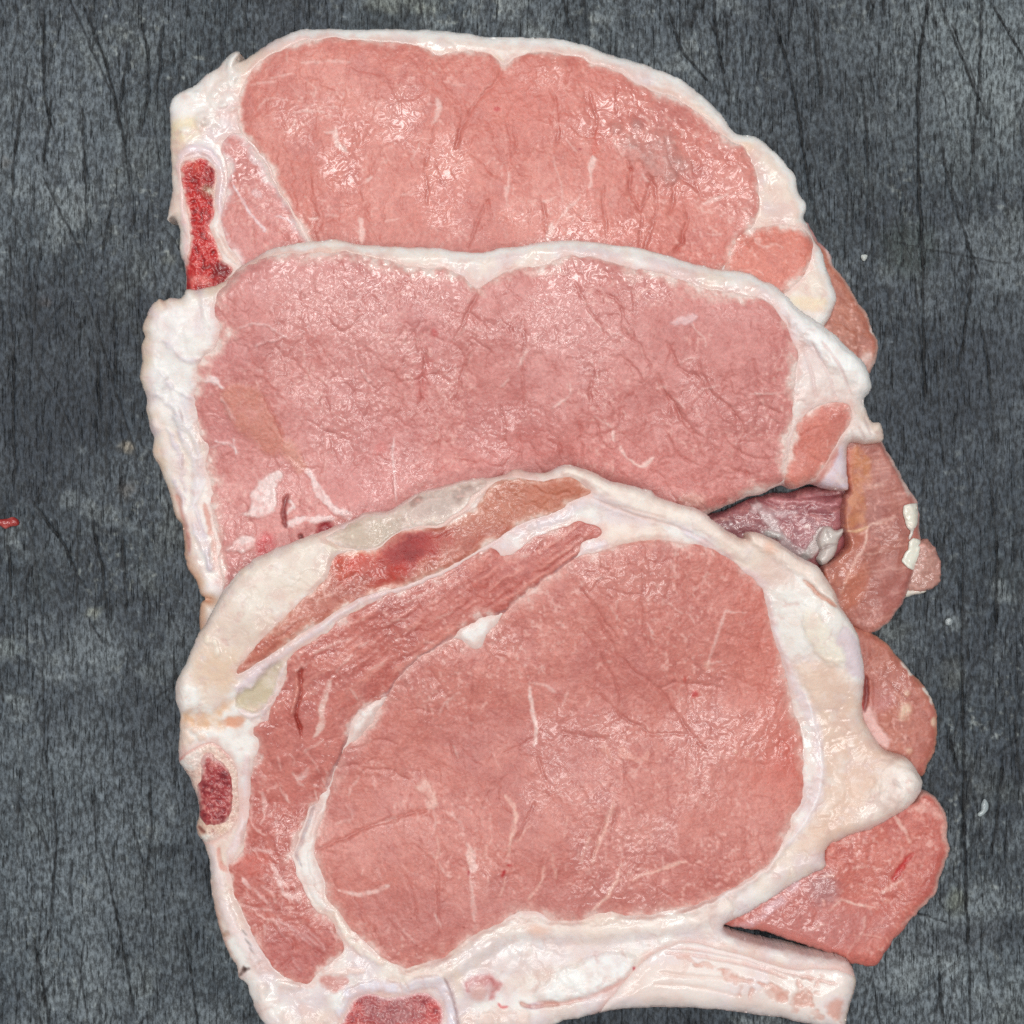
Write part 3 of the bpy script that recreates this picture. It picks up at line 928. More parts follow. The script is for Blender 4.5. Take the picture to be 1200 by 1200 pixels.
    def fat(w, sd):
        paint_fat(w, 41)
        w.mix(sm(-3, -14, sd) * sm(40, 20, w.V - 60) * sm(300, 340, w.U), (228, 206, 192), .35)
        w.blob(217, 152, 22, 16, 0, (236, 220, 186), .9)
        w.blob(207, 165, 10, 22, 0, (232, 212, 180), .7)
        w.blob(208, 230, 12, 60, 0, (232, 208, 192), .7)
        w.blob(240, 180, 24, 12, 30, (228, 214, 220), .8, 1.5)
        w.poly(pts("255,455 330,450 350,480 310,495 260,490", *A1), (222, 200, 200), .8, 1)
        for x, y, r in ((300, 330, 8), (275, 130, 9), (268, 112, 8), (262, 130, 9)):
            w.blob(x, y, r, r * 1.3, 20, (226, 190, 186), .7)
        w.stroke(pts("225,300 235,320 240,335", *A1), 5, (214, 160, 140), .6)
        for k in range(26):
            rs = np.random.RandomState(500 + k)
            x, y = 215 + rs.rand() * 75, 60 + rs.rand() * 95
            w.blob(x, y, rs.uniform(3, 8), rs.uniform(3, 8), rs.uniform(0, 90), WHITE, .8, rs.uniform(1, 3.2), soft=.7)
        w.blob(274, 68, 5, 11, 40, WHITE, 1, 4)
        # fat and cartilage round the bone
        w.stroke(pts("330,760 320,690 325,620 310,560 250,520 195,535 178,590", *A1), 8, (228, 208, 214), .9, 1.6, taper=False)
        w.stroke(pts("180,600 195,760 205,900 200,1000", *A1), 6, (232, 204, 204), .9, 1)
        w.stroke(pts("290,800 330,860 385,925", *A1), 8, (232, 214, 204), .9, 1.5)
        # yellow skin and firm wedge at the far end
        w.blob(A3[0] + 370 / 3, A3[1] + 215 / 3, 7, 9, 0, (238, 220, 176), .9)
        w.poly(pts("605,590 640,600 665,690 690,740 640,800 520,745 570,690", *A3), (233, 218, 204), .8, 0.5)
        w.blob(A3[0] + 610 / 3, A3[1] + 770 / 3, 30, 8, 10, (236, 216, 178), .7)
        w.mix(sm(-10, -2, sd) * sm(300, 420, w.U), WHITE, .9)
        w.stroke(pts("425,215 400,200 330,190 200,180 150,165", *A2), 4, (232, 208, 184), .6, soft=2)
        w.stroke(pts("900,300 1000,325 1100,380 1180,440", *A2), 4, (232, 208, 190), .6, soft=2)
    c.finish("fat_rim", fat, label="white fat rim along the long edge",
             white=lambda w, sd: np.maximum(sm(-13, -3, sd) * sm(300, 360, w.U), sm(285, 255, w.U + (w.V - 60) * .5) * sm(150, 120, w.V)))


chop_one()


# ------------------------------------------------------------------ middle chop
def chop_two():
    c = Chop("raw pork chop overlapped along both long sides, with dark gap beside its flap", OUT2, 44, 12)
    base = drape(0.6)

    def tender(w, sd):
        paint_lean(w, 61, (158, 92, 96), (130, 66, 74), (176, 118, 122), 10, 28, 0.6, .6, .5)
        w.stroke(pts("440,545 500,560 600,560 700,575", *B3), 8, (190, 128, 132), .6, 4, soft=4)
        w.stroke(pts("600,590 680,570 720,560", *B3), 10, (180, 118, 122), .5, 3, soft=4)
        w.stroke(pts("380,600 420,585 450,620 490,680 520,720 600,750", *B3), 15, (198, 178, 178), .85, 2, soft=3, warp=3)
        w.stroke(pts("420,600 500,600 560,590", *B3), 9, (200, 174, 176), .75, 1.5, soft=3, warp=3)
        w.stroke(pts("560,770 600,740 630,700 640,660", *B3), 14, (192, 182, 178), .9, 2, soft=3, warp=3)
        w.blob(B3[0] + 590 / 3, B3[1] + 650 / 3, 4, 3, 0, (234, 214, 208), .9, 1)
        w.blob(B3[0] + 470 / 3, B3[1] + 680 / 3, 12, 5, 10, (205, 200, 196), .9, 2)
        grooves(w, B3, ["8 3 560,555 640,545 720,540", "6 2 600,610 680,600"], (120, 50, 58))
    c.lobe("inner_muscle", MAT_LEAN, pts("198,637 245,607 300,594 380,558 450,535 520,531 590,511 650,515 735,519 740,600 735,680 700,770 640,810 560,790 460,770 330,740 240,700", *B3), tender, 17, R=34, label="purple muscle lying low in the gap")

    def nub(w, sd):
        paint_fat(w, 63, (205, 196, 190), (214, 206, 200), (190, 182, 180), (200, 180, 176))
        w.stroke(pts("630,735 660,722 690,715", *B3), 3.5, (150, 130, 126), .8, -3, soft=1.5)
        w.stroke(pts("660,660 668,690", *B3), 3, (160, 146, 142), .6, -2, soft=1.5)
    c.lobe("fat_nub", MAT_FAT, pts("640,660 670,652 690,665 715,655 712,675 695,700 690,740 670,770 640,790 622,770 635,740 625,700", *B3), nub, 14, R=12, base=16, label="grey white knob of fat in the gap")

    def lump(w, sd):
        paint_lean(w, 65, (178, 128, 116), (154, 104, 94), (194, 148, 136), 20, 20, 0.4, .5)
        w.mix(sm(0.0, 0.8, fbm(w.U, w.V, 14, 66)), (210, 178, 168), .6)
        w.h += fbm(w.U, w.V, 16, 67) * 3
    c.lobe("flap_tip", MAT_SKIN, pts("930,690 985,700 1010,705 1040,730 1055,755 1063,800 1050,860 1015,880 960,865 900,870", *B3), lump, 15, R=8, warp=5, label="pale pink lump peeping from behind the flap")

    def sliver(w, sd):
        paint_fat(w, 68, (226, 218, 208), (214, 204, 190))
    c.lobe("fat_sliver", MAT_FAT, pts("900,862 950,868 1000,870 1002,882 960,888 940,898 890,905", *B3), sliver, 12, R=6)

    def flap(w, sd):
        paint_lean(w, 71, (170, 104, 92), (146, 82, 74), (186, 122, 110), -4, 30, 0.25, .4, .3)
        # orange fringe on the inner edge, pale cross fibres
        w.poly(pts("640,830 690,890 730,800 770,730 795,665 735,672 715,700 700,760", *B3), (190, 108, 82), .6, soft=5)
        w.poly(pts("752,372 790,380 800,440 788,520 790,600 780,645 722,660 718,600 735,540 745,450", *B3), (204, 134, 88), .65, 0.5, soft=3, warp=5)
        w.poly(pts("718,365 750,372 742,450 732,520 716,540 716,440", *B3), (190, 100, 82), .5, soft=3)
        rs = np.random.RandomState(9)
        for k in range(46):
            x, y = rs.uniform(1010, 1070), rs.uniform(520, 730)
            L = rs.uniform(8, 26)
            w.stroke(np.array([[x - L / 2, y + 1], [x, y + rs.normal(0, 1)], [x + L / 2, y - 3]]), rs.uniform(1.2, 2.6), (222, 172, 158), rs.uniform(.25, .6), .3, soft=1)
        for s in ("6 .8 700,890 760,780 790,720 800,650 830,640", "9 .5 790,505 850,500", "8 .5 740,830 860,800 950,790", "8 .45 830,640 900,620", "7 .45 790,750 880,735"):
            marble(w, B3, [s], (226, 184, 170))
        w.mix(sm(-3.5, -0.5, sd) * sm(1015, 1030, w.U), (226, 204, 196), .6)
        w.stroke(pts("800,650 765,668 725,668", *B3), 3, (228, 190, 150), .8, 1.2)
        w.stroke(pts("880,400 915,470 945,540", *B3), 5, (226, 206, 198), .7, .8)
        w.h += fbm(w.U, w.V, 46, 74, 3) * 4 + (ridged(w.U + w.V * .3, w.V, 40, 75, 2) - .5) * 3
        w.blob(1040, 690, 34, 30, 30, (160, 92, 86), .4)
        w.blob(1000, 690, 14, 30, 20, (196, 112, 84), .6)
    c.lobe("flap", MAT_SKIN, pts("745,335 790,345 830,340 846,344 870,388 912,450 947,530 976,585 980,650 984,710 962,820 905,945 825,1022 760,1010 680,930 640,830 650,790 700,760 725,720 712,640 715,560 728,520 715,420 715,360", *B3),
           flap, 26, R=9, warp=2.6, slope=(1030, 600, -0.10, -0.03), label="brown pink belly flap with orange inner edge")

    for k, s in enumerate(("928,580 945,574 974,572 976,600 974,640 962,660 956,668 960,676 950,700 946,690 952,668 940,655 934,630 926,610", "918,770 934,742 946,735 948,705 962,694 974,696 986,700 984,712 974,716 984,724 980,752 962,806 946,798 930,786")):
        def fleck(w, sd, k=k):
            paint_fat(w, 72 + k, (236, 232, 218), (226, 218, 200))
        c.lobe("fat_fleck", MAT_FAT, pts(s, *B3), fleck, 4, R=3, base=STACK + 0.3, step=1.2, warp=1.2, n=1)

    def lean(w, sd):
        paint_lean(w, 81, (204, 130, 124), (184, 104, 98), (216, 148, 142), 82, 24, 0.75, .6, .40)
        sp = fbm(w.U, w.V, 4.2, 82, 2)
        w.mix(sm(0.35, 0.8, sp) * sm(620, 420, w.U), (228, 172, 166), .5)
        w.mix(sm(-0.1, .7, fbm(w.U, w.V, 90, 83)) * sm(720, 480, w.U), (206, 136, 134), .5)
        w.poly(pts("330,540 380,515 440,515 490,580 550,690 560,740 500,760 420,700 370,640", *B1), (205, 134, 116), .7, 2.0, soft=3)
        w.poly(pts("560,700 590,730 630,800 600,812 555,760", *B1), (216, 154, 138), .8, 1.5, soft=3)
        for p in ("540,815 552,830 525,870 520,930 500,965 440,980 388,970 430,950 440,880 490,830", "348,1098 390,1050 440,1038 452,1060 410,1102"):
            w.poly(pts(p, *B1), (234, 210, 206), .92, 2.0, soft=1.5)
        marble(w, B1, ["20 .9 245,488 300,498 338,528", "30 .92 630,805 660,860 700,920 745,962", "24 .85 700,935 750,965 785,972", "26 .85 550,1003 620,985 725,985", "12 .8 560,920 582,938 550,965", "10 .7 300,710 360,720 388,752",
                       "9 .7 372,700 385,757", "8 .5 820,455 848,505", "6 .65 938,690 930,800 942,925", "6 .4 380,310 470,300 560,350", "6 .4 440,380 560,340", "6 .4 280,740 330,720", "7 .4 330,560 380,640"], (233, 205, 202), .8)
        w.blob(B1[0] + 690 / 3, B1[1] + 1018 / 3, 9, 7, -20, (150, 30, 40), .95, -3)
        w.blob(B1[0] + 485 / 3, B1[1] + 1075 / 3, 10, 12, 0, (206, 84, 88), .8, -1)
        w.stroke(pts("560,900 545,960 555,1010", *B1), 5, (120, 40, 40), .8, -3)
        w.stroke(pts("600,1040 612,1050", *B1), 5, (90, 30, 30), .8, -3)
        w.stroke(pts("1060,420 1030,500 1042,565", *B1), 14, (190, 84, 80), .4, soft=5)
        w.blob(B1[0] + 895 / 3, B1[1] + 740 / 3, 8, 7, 0, (206, 110, 106), .6)
        w.blob(B1[0] + 1080 / 3, B1[1] + 326 / 3, 4, 4, 0, (196, 70, 70), .5)
        marble(w, B2, ["14 .65 470,515 490,480 502,448", "7 .5 412,578 442,545", "6 .5 655,560 650,620 575,660", "14 .4 598,652 645,628", "6 .5 1085,358 1120,410 1132,442", "6 .6 720,318 762,382", "12 .85 805,733 810,772",
                       "12 .88 835,788 850,825 900,856 935,840 947,824", "5 .5 740,690 800,722", "5 .4 620,410 690,400", "5 .4 780,380 840,400", "6 .5 890,430 920,480", "5 .4 560,290 620,310", "5 .4 500,260 560,280",
                       "6 .4 280,540 310,450", "5 .4 1040,490 1100,470", "5 .4 960,570 1000,590", "5 .4 1100,600 1180,570", "6 .4 250,420 290,360"])
        w.poly(pts("1008,352 1050,330 1107,335 1080,360 1030,364", *B2), (222, 184, 184), .8, .8, soft=1.2)
        w.poly(pts("1030,985 1060,960 1120,958 1142,975 1115,1002 1060,1000", *B2), (214, 164, 152), .8, 2.5, soft=3)
        grooves(w, B2, ["6 2.2 340,235 300,300 270,380 250,420", "5 1.6 250,640 280,520 310,450", "4 1.4 490,330 490,420 490,600 485,640", "5 1.8 990,420 1050,530 1100,545 1140,610", "5 1.6 670,210 690,260 740,330 775,395",
                        "5 1.6 740,245 810,270 840,310 840,380 890,430 940,522", "5 1.6 730,500 725,640", "4 1.4 410,640 425,720 420,780", "4 1.4 690,690 695,860", "4 1.2 480,740 470,860", "5 1.4 150,440 130,560 140,640", "4 1.2 960,560 1000,620 1000,690",
                        "5 1.5 1000,600 1060,720 1120,760", "4 1.2 740,690 760,760 800,800", "4 1.2 610,760 620,850"])
        grooves(w, B3, ["6 1.8 60,120 120,230 180,300 230,420", "5 1.6 200,60 240,160 330,250 380,330", "5 1.4 400,60 420,160", "5 1.6 90,330 130,400 200,440", "5 1.4 280,300 330,380 450,420", "5 1.4 410,230 500,250", "5 1.4 300,440 400,470"])
        marble(w, B3, ["12 .7 -5,437 50,408", "5 .6 380,187 500,178", "5 .4 60,170 100,160", "5 .4 120,200 160,240"])
        grooves(w, B1, ["4 1.2 700,280 760,320 830,260", "4 1.2 470,480 530,540", "4 1.2 830,450 840,560", "4 1 930,460 960,500", "6 1.6 470,540 520,640 550,690"])

    c.inlay("loin_muscle", MAT_LEAN, cat(
        pts("310,235 318,190 350,145 400,105 480,65 560,48 700,45 800,50 900,70 980,95", *B1),
        pts("150,160 230,165 290,195 332,240 370,205 440,180 480,160 560,150 640,125 700,122 800,140 900,170 1000,195 1100,230", *B2),
        pts("100,670 200,705 300,730 400,745 460,765 497,815 530,880 545,900", *A3),
        pts("553,20 555,90 547,170 540,260 530,300 512,350 514,400 507,460 492,495 440,522 350,558 250,600 190,650", *B3),
        pts("760,640 660,646 560,655 480,680 400,715 330,738 275,735"),
        pts("330,1180 325,1120 330,1080 310,1010 295,940 300,870 270,800 280,740 250,680 235,580 245,520 252,440 305,385 318,320", *B1)), lean, dome=4, rise=2.4, tol=2.5, feather=8, warp=3.4, rag=11, label="broad pink loin eye with mottled wet face")

    def small(w, sd):
        paint_lean(w, 85, (212, 124, 108), (194, 106, 92), (220, 138, 122), 55, 26, 0.3, .35, .2)
        grooves(w, B3, ["6 1.5 600,400 640,430", "5 1 560,330 620,300"])
    c.inlay("round_muscle", MAT_LEAN, pts("742,245 738,290 700,350 645,440 605,490 545,512 507,502 517,430 532,335 570,270 620,230 690,212 730,220", *B3), small, dome=3, rise=3.2, lip=9, label="small pink muscle between fat and flap")

    def fat(w, sd):
        paint_fat(w, 91)
        # ragged white fat on the end, browner towards the outer rim
        w.mix(sm(-14, -1, sd + fbm(w.U, w.V, 20, 92) * 6) * sm(300, 260, w.U), (224, 200, 176), .75)
        w.mix(sm(560, 640, w.V) * sm(-12, 0, sd) * sm(300, 270, w.U), (206, 150, 120), .7)
        rs = np.random.RandomState(93)
        for k in range(30):
            x, y = rs.uniform(172, 250), rs.uniform(340, 560)
            w.blob(x, y, rs.uniform(8, 22), rs.uniform(4, 10), rs.uniform(40, 110), WHITE if rs.rand() < .6 else LAV, .7, rs.uniform(.5, 2.0), soft=.8)
        w.blob(215, 478, 16, 18, 0, (206, 194, 202), .8)
        for s in ("185,430 205,455 232,470", "180,460 205,480 215,520", "195,500 212,540 218,580", "190,400 215,420 240,425", "205,560 215,600 222,650", "228,590 240,630 250,670"):
            w.stroke(pts(s), 5, (208, 194, 204), .8, 1.5, soft=2.5, warp=4)
        for s in ("150,520 170,600 200,700 240,800 230,900", "190,640 240,720 260,850 220,950", "230,1000 260,1080 300,1160"):
            w.stroke(pts(s, *B1), 8, (222, 210, 216), .7, 2, soft=3)
        for s in ("270,930 285,1000 300,1060 310,1130", "170,900 200,1000 215,1100"):
            w.stroke(pts(s, *B1), 6, (206, 138, 122), .8, -1, soft=2)
        # cream rind over the top edge; dull membrane under it at the left
        w.stroke(pts("330,175 400,112 480,70 560,50 700,47 800,52 900,70", *B1), 5, (204, 160, 140), .7, soft=2.5)
        w.mix(sm(-9, -2, sd) * sm(330, 290, w.V) * sm(300, 340, w.U), (240, 228, 216), .8)
        w.stroke(pts("560,20 740,10 800,20", *B1), 3, (232, 200, 180), .6)
        # swell of white fat at the loin end
        w.poly(pts("510,735 560,790 650,850 720,910 790,980 812,1040 800,1090 760,1060 700,1000 620,930 550,860", *A3), (244, 244, 242), .9, 5, soft=6)
        w.poly(pts("560,900 640,960 720,1060 740,1100 620,1120 560,1150 555,1000", *A3), (232, 214, 208), .8)
        w.poly(pts("485,850 520,850 548,890 530,905 495,880", *A3), (226, 196, 200), .9)
        for s in ("640,900 700,980 740,1080", "580,930 600,1000 620,1100", "600,900 660,1010 690,1100"):
            w.stroke(pts(s, *A3), 3, (222, 194, 190), .7, -1.2)
        w.poly(pts("745,250 800,290 825,345 760,360 715,350 735,300", *B3), (240, 230, 224), .9, 2)
        for s in ("770,300 790,345", "745,310 750,350", "790,260 812,330"):
            w.stroke(pts(s, *B3), 2.5, (214, 190, 184), .7, -1.2)
        w.poly(pts("690,400 715,370 732,440 732,520 640,510 625,500 670,450", *B3), (222, 204, 214), .95, .5)
        w.poly(pts("640,445 690,380 700,400 670,450 625,500 605,495", *B3), (196, 120, 112), .85)
    c.finish("fat_rim", fat, label="white fat rim, ragged at the bone end",
             white=lambda w, sd: np.maximum(sm(-12, -3, sd) * sm(300, 380, w.U) * sm(480, 440, w.V), sm(250, 215, w.U) * sm(-3, -18, sd) * .8 * sm(560, 460, w.V)))

    def corner(w, sd):
        paint_fat(w, 95, (226, 222, 222), (214, 206, 204))
    return c


chop_two()


# ------------------------------------------------------------------ last chop: on top, with rib bone
def chop_three():
    c = Chop("raw rib pork chop with curved rib bone and blood spot, topmost of the three", OUT3, 46, 14)

    # brown lobe and red lobe beside the fat, resting on the board
    def brown(w, sd):
        paint_lean(w, 101, (176, 102, 86), (152, 82, 70), (192, 122, 104), 50, 26, 0.35, .45, .3)
        for x, y, rx, ry, a in ((840, 700, 7, 11, 20), (850, 640, 3, 4, 0), (855, 840, 4, 4, 0), (945, 740, 3, 6, 0), (780, 880, 4, 4, 0), (775, 640, 3, 2, 0)):
            w.blob(C3[0] + x / 3, C3[1] + y / 3, rx, ry, a, (226, 196, 172), .85, 1.2)
        w.mix(sm(-4, 0, sd), (220, 168, 140), .5)
        for s in ("825,530 860,560 855,575", "905,620 930,640 935,670"):
            w.stroke(pts(s, *C3), 6, (238, 230, 222), .95, 1)
        w.poly(pts("690,690 730,680 745,740 790,800 780,830 720,800 700,740", *C3), (226, 184, 178), .9, 1.5)
        w.stroke(pts("705,580 705,640 700,700", *C3), 5, (110, 40, 42), .7, -3)
        w.stroke(pts("600,540 640,580 670,640 690,690", *C3), 8, (196, 60, 60), .6, -1)
        w.blob(C3[0] + 660 / 3, C3[1] + 600 / 3, 5, 4, 0, (206, 52, 50), .8)
        w.blob(C3[0] + 760 / 3, C3[1] + 660 / 3, 14, 14, 0, (186, 116, 116), .6)
    c.lobe("side_lobe", MAT_SKIN, pts("590,300 640,385 720,425 780,465 830,530 900,600 937,665 957,720 947,830 922,885 892,930 800,900 700,850 640,760 600,650 580,500", *C3), brown, 22, R=10, warp=2.6, label="brown pink lobe of meat beside the fat")

    def red(w, sd):
        paint_lean(w, 105, (194, 102, 90), (172, 82, 74), (206, 122, 108), 30, 34, 0.4, .6, .35)
        w.mix(sm(-6, -1, sd) * sm(1050, 1090, w.U), (232, 196, 184), .75)
        w.poly(pts("380,720 480,680 560,690 600,780 700,800 780,830 730,920 600,940 420,900 300,860 230,840", *D3), (188, 116, 112), .65, soft=12)
        w.blob(D3[0] + 560 / 3, D3[1] + 720 / 3, 18, 20, 0, (162, 110, 112), .6)
        w.stroke(pts("870,600 830,650 800,695", *D3), 7, (184, 36, 36), .75, -2.2, soft=2)
        marble(w, D3, ["10 .8 580,805 620,770 680,785 740,790", "7 .6 550,690 600,675", "14 .6 810,465 835,510 860,570", "8 .5 660,660 720,640", "9 .4 640,960 690,880 700,820", "8 .45 680,880 760,900", "6 .5 500,870 560,850",
                       "8 .5 760,740 840,690", "6 .4 600,570 680,560", "10 .5 820,860 880,815"], (228, 184, 172))
        rs = np.random.RandomState(106)
        for _ in range(40):
            w.blob(rs.uniform(960, 1090), rs.uniform(960, 1110), rs.uniform(1.2, 3), rs.uniform(1, 2), rs.uniform(0, 90), (226, 160, 146), .6, .6)
        w.poly(pts("850,450 900,425 960,440 985,500 992,600 975,580 960,480 900,455", *D3), (228, 180, 168), .7)
        w.poly(pts("215,850 280,835 400,750 450,700 470,715 400,790 300,860", *D3), (218, 180, 186), .75)
    c.lobe("red_muscle", MAT_LEAN, pts("700,380 860,420 905,385 950,405 985,470 995,560 977,650 950,740 872,822 832,870 772,950 742,992 650,985 600,962 530,936 470,916 380,884 290,864 208,850 180,820 300,760 420,690 540,640 560,560 620,480", *D3), red, 30, R=11, warp=2.6, label="red muscle lobe above the rib bone")

    def eye(w, sd):
        paint_lean(w, 111, (201, 123, 112), (181, 101, 94), (213, 141, 130), 76, 26, 0.7, .6, .38)
        w.mix(sm(0.0, .7, fbm(w.U, w.V, 70, 112)) * sm(780, 900, w.V) * sm(900, 700, w.U), (188, 114, 108), .5)
        w.mix(sm(820, 930, w.U) * sm(1000, 900, w.V), (205, 108, 92), .5)
        marble(w, C2, ["14 .8 425,840 430,940 440,1000 435,1062", "9 .45 430,845 480,850 517,880", "9 .6 1112,588 1075,700 1045,782", "5 .5 1110,590 1190,590", "6 .5 1040,780 1100,768", "6 .4 560,870 530,930", "6 .45 150,1060 170,1115",
                       "5 .4 840,640 870,680", "5 .4 980,600 1010,640", "5 .4 860,500 900,490", "5 .4 900,560 960,600", "5 .4 700,560 730,620", "5 .4 640,480 690,470", "6 .4 100,960 130,900 180,870"])
        for p in ("668,1072 690,1055 706,1112 690,1098", "728,1080 745,1052 765,1056 780,1090 820,1098 842,1078 842,1120 790,1115 740,1112"):
            w.poly(pts(p, *C2), (222, 158, 144), .7, .6, soft=1.2)
        w.blob(C2[0] + 1045 / 3, C2[1] + 782 / 3, 5, 5, 0, (226, 176, 160), .6)
        w.blob(C2[0] + 1005 / 3, C2[1] + 877 / 3, 4, 3.4, 0, (190, 44, 40), .9, soft=.6)
        w.blob(C2[0] + 968 / 3, C2[1] + 828 / 3, 2, 3, 0, (196, 70, 60), .6)
        grooves(w, C2, ["5 1.6 600,500 700,680 780,790 880,860 960,980 1060,1090", "5 1.8 720,940 800,990 860,1020 970,1020", "5 1.6 540,1030 600,1040 690,1045", "4 1.2 820,440 820,640 850,740", "4 1.4 330,1090 400,1050 450,1020",
                        "4 1.2 640,560 740,700", "4 1.2 700,440 640,520", "5 1.5 880,860 960,840 1100,860", "4 1.2 600,640 720,830 740,920", "4 1 220,760 215,1040", "4 1.2 660,880 700,920", "5 1.6 450,1100 480,1180"])
        grooves(w, D1, ["7 3.2 565,588 700,530 830,482 960,448", "5 1.6 680,240 800,200 860,220", "4 1.2 700,330 800,300 900,340", "5 1.4 640,300 720,290", "6 2 1040,200 1050,250 1070,275", "4 1.2 1000,640 1005,730 1000,900",
                        "5 1.4 870,660 910,740 920,830", "5 1.8 770,860 800,920 830,960"])
        w.poly(pts("918,372 945,338 972,358 1002,420 986,447 955,430 958,392", *D1), (230, 184, 172), .85, 1.2, soft=2)
        marble(w, D1, ["30 .65 1098,565 1120,640 1115,672", "14 .55 1112,668 1127,760 1130,842", "10 .45 1050,455 1092,520", "16 .65 650,735 750,745 835,712", "8 .4 985,440 990,520", "6 .4 850,470 780,500", "6 .4 1000,630 1040,690",
                       "6 .5 990,810 1005,860", "5 .4 880,870 920,920", "6 .4 720,330 690,400", "5 .35 640,500 700,480"])
        marble(w, D2, ["14 .85 335,395 365,440 372,490", "12 .75 368,470 360,540 340,612", "6 .5 425,500 372,560", "9 .6 480,640 465,700 420,760", "14 .55 715,430 690,500 650,600 640,640", "14 .75 750,640 720,710 670,780 650,805", "12 .7 780,695 880,655 975,630",
                       "7 .4 800,1000 760,960", "8 .4 630,540 600,640", "6 .5 340,690 310,760", "6 .4 550,470 545,540", "8 .4 500,600 520,690", "9 .5 205,560 210,640", "8 .4 100,540 95,620", "6 .4 250,630 290,540"], (230, 180, 166))
        w.blob(D2[0] + 328 / 3, D2[1] + 672 / 3, 2, 4.5, 15, (170, 24, 26), .9, soft=.5)
        w.blob(D2[0] + 350 / 3, D2[1] + 645 / 3, 3, 1.5, 0, (176, 40, 38), .7, soft=.5)
        w.blob(D2[0] + 208 / 3, D2[1] + 672 / 3, 1.6, 3.5, 0, (160, 30, 36), .8, soft=.5)
        grooves(w, D2, ["6 2 690,470 660,540 640,620", "5 1.4 440,420 330,620", "4 1.2 480,600 440,740", "4 1.2 530,640 520,720", "5 1.4 730,440 700,560", "5 1.6 540,170 600,190 690,195"])
        for x, y in ((845, 780), (905, 830), (925, 925), (1090, 860), (1020, 1085)):
            w.blob(D1[0] + x / 3, D1[1] + y / 3, .9, .9, 0, (110, 40, 36), .8, soft=.5, warp=0)
        w.blob(878, 884, 3, 3, 0, (230, 176, 160), .8, 1)
        w.blob(862, 880, 2.5, 2.5, 0, (230, 176, 160), .8, 1)
        w.blob(920, 890, 24, 26, 0, (196, 84, 70), .45, soft=.8)
    c.inlay("loin_muscle", MAT_LEAN, cat(
        pts("590,398 660,380 760,350 850,340 950,350 1050,370 1150,420", *C2),
        pts("270,215 340,265 350,320 375,420 420,560 450,680 480,800 485,900 480,1000 440,1080", *C3),
        pts("430,520 370,620 300,680 200,740 100,785 0,805", *D3),
        pts("800,815 700,810 660,818 620,830 550,840 490,830 450,802 390,802 300,850 200,900 120,960", *D2),
        pts("900,996 850,990 800,960 730,900 670,830 615,770 604,700 574,620 568,570 592,480 622,372 643,290 683,222 735,170 802,85", *D1),
        pts("832,862 890,792 950,742 1062,683 1132,727 1190,650", *C1),
        pts("302,645 340,586 400,535 460,485 520,444", *C2)), eye, dome=5, rise=1.8, lip=7, feather=9, fe=.5, warp=2.6, rag=8, label="large round pink loin eye")

    def cap(w, sd):
        paint_lean(w, 121, (192, 104, 94), (168, 82, 74), (206, 126, 114), -32, 22, 0.5, .7, .3)
        a, b = rot(w.U + w.wu * 2, w.V + w.wv * 2, -34)
        st = vnoise(a / 9, b, 4, 122)
        w.mix(sm(0.2, .9, st) * sm(860, 780, w.V), (226, 156, 142), .55)
        w.mix(sm(0.3, .9, -st) * sm(860, 780, w.V), (170, 78, 70), .45)
        w.h += st * .6 * sm(860, 780, w.V)
        seam = (150, 112, 116)
        w.stroke(pts("592,388 520,441 460,484 400,533 345,583 300,598", *C2), 3, seam, .85, -1.8, warp=2)
        w.stroke(pts("1050,676 950,743 890,792 840,852 800,895", *C1), 3, seam, .85, -1.6, warp=2)
        w.stroke(pts("690,160 668,230 632,300 608,375", *D1), 3, seam, .85, -1.6, warp=2)
        grooves(w, C2, ["5 3 430,505 385,540 345,572"], (120, 70, 72))
        w.stroke(pts("515,785 522,860 502,955 527,1025", *C1), 3.6, (146, 40, 30), .8, -5, soft=1.8, warp=3)
        w.stroke(pts("497,800 502,870 482,950", *C1), 5, (214, 140, 122), .5, 2, soft=2)
        marble(w, C1, ["20 .85 622,828 602,900 582,980 562,1035", "8 .6 640,800 700,740", "8 .5 560,740 640,700 700,690", "7 .5 720,720 760,690", "6 .4 800,640 900,610", "6 .4 680,620 690,650", "6 .5 690,860 720,900", "7 .4 530,1080 600,1040",
                       "6 .5 880,560 1000,500", "6 .4 760,800 820,760", "6 .4 950,640 1060,590"], (230, 190, 180))
        marble(w, D1, ["16 .65 500,340 525,318 545,290", "16 .8 415,640 440,690 460,740 520,765", "14 .6 540,740 470,750", "20 .75 310,680 340,720", "8 .5 350,720 400,780", "8 .6 400,830 480,860 560,930", "7 .5 330,790 420,800", "6 .5 520,880 600,940",
                       "6 .5 560,360 580,370", "7 .5 430,470 440,540", "8 .5 320,600 380,590 420,600", "6 .5 480,960 520,1010"], (230, 190, 184))
        grooves(w, D1, ["6 2 430,900 480,900 490,940", "6 2 560,930 600,960 590,1000", "5 1.5 400,230 420,340", "5 1.4 300,780 380,800 420,870", "5 1.5 450,1000 500,960", "5 1.4 470,560 520,640"])
        w.blob(D1[0] + 350 / 3, D1[1] + 640 / 3, 20, 12, 0, (204, 96, 82), .6)
        rs = np.random.RandomState(127)
        for _ in range(60):
            x, y = rs.uniform(280, 400), rs.uniform(880, 1145)
            L, an = rs.uniform(8, 34), math.radians(rs.normal(62, 22))
            dx, dy = math.cos(an) * L / 2, math.sin(an) * L / 2
            w.stroke(np.array([[x - dx, y - dy], [x + rs.normal(0, 2), y], [x + dx, y + dy]]), rs.uniform(1.4, 3.6), (230, 188, 180), rs.uniform(.35, .9), .5, soft=1.4, warp=4)
        w.poly(pts("430,860 560,880 630,960 560,1040 440,1020 370,940", *D1), (176, 96, 94), .5, soft=6)
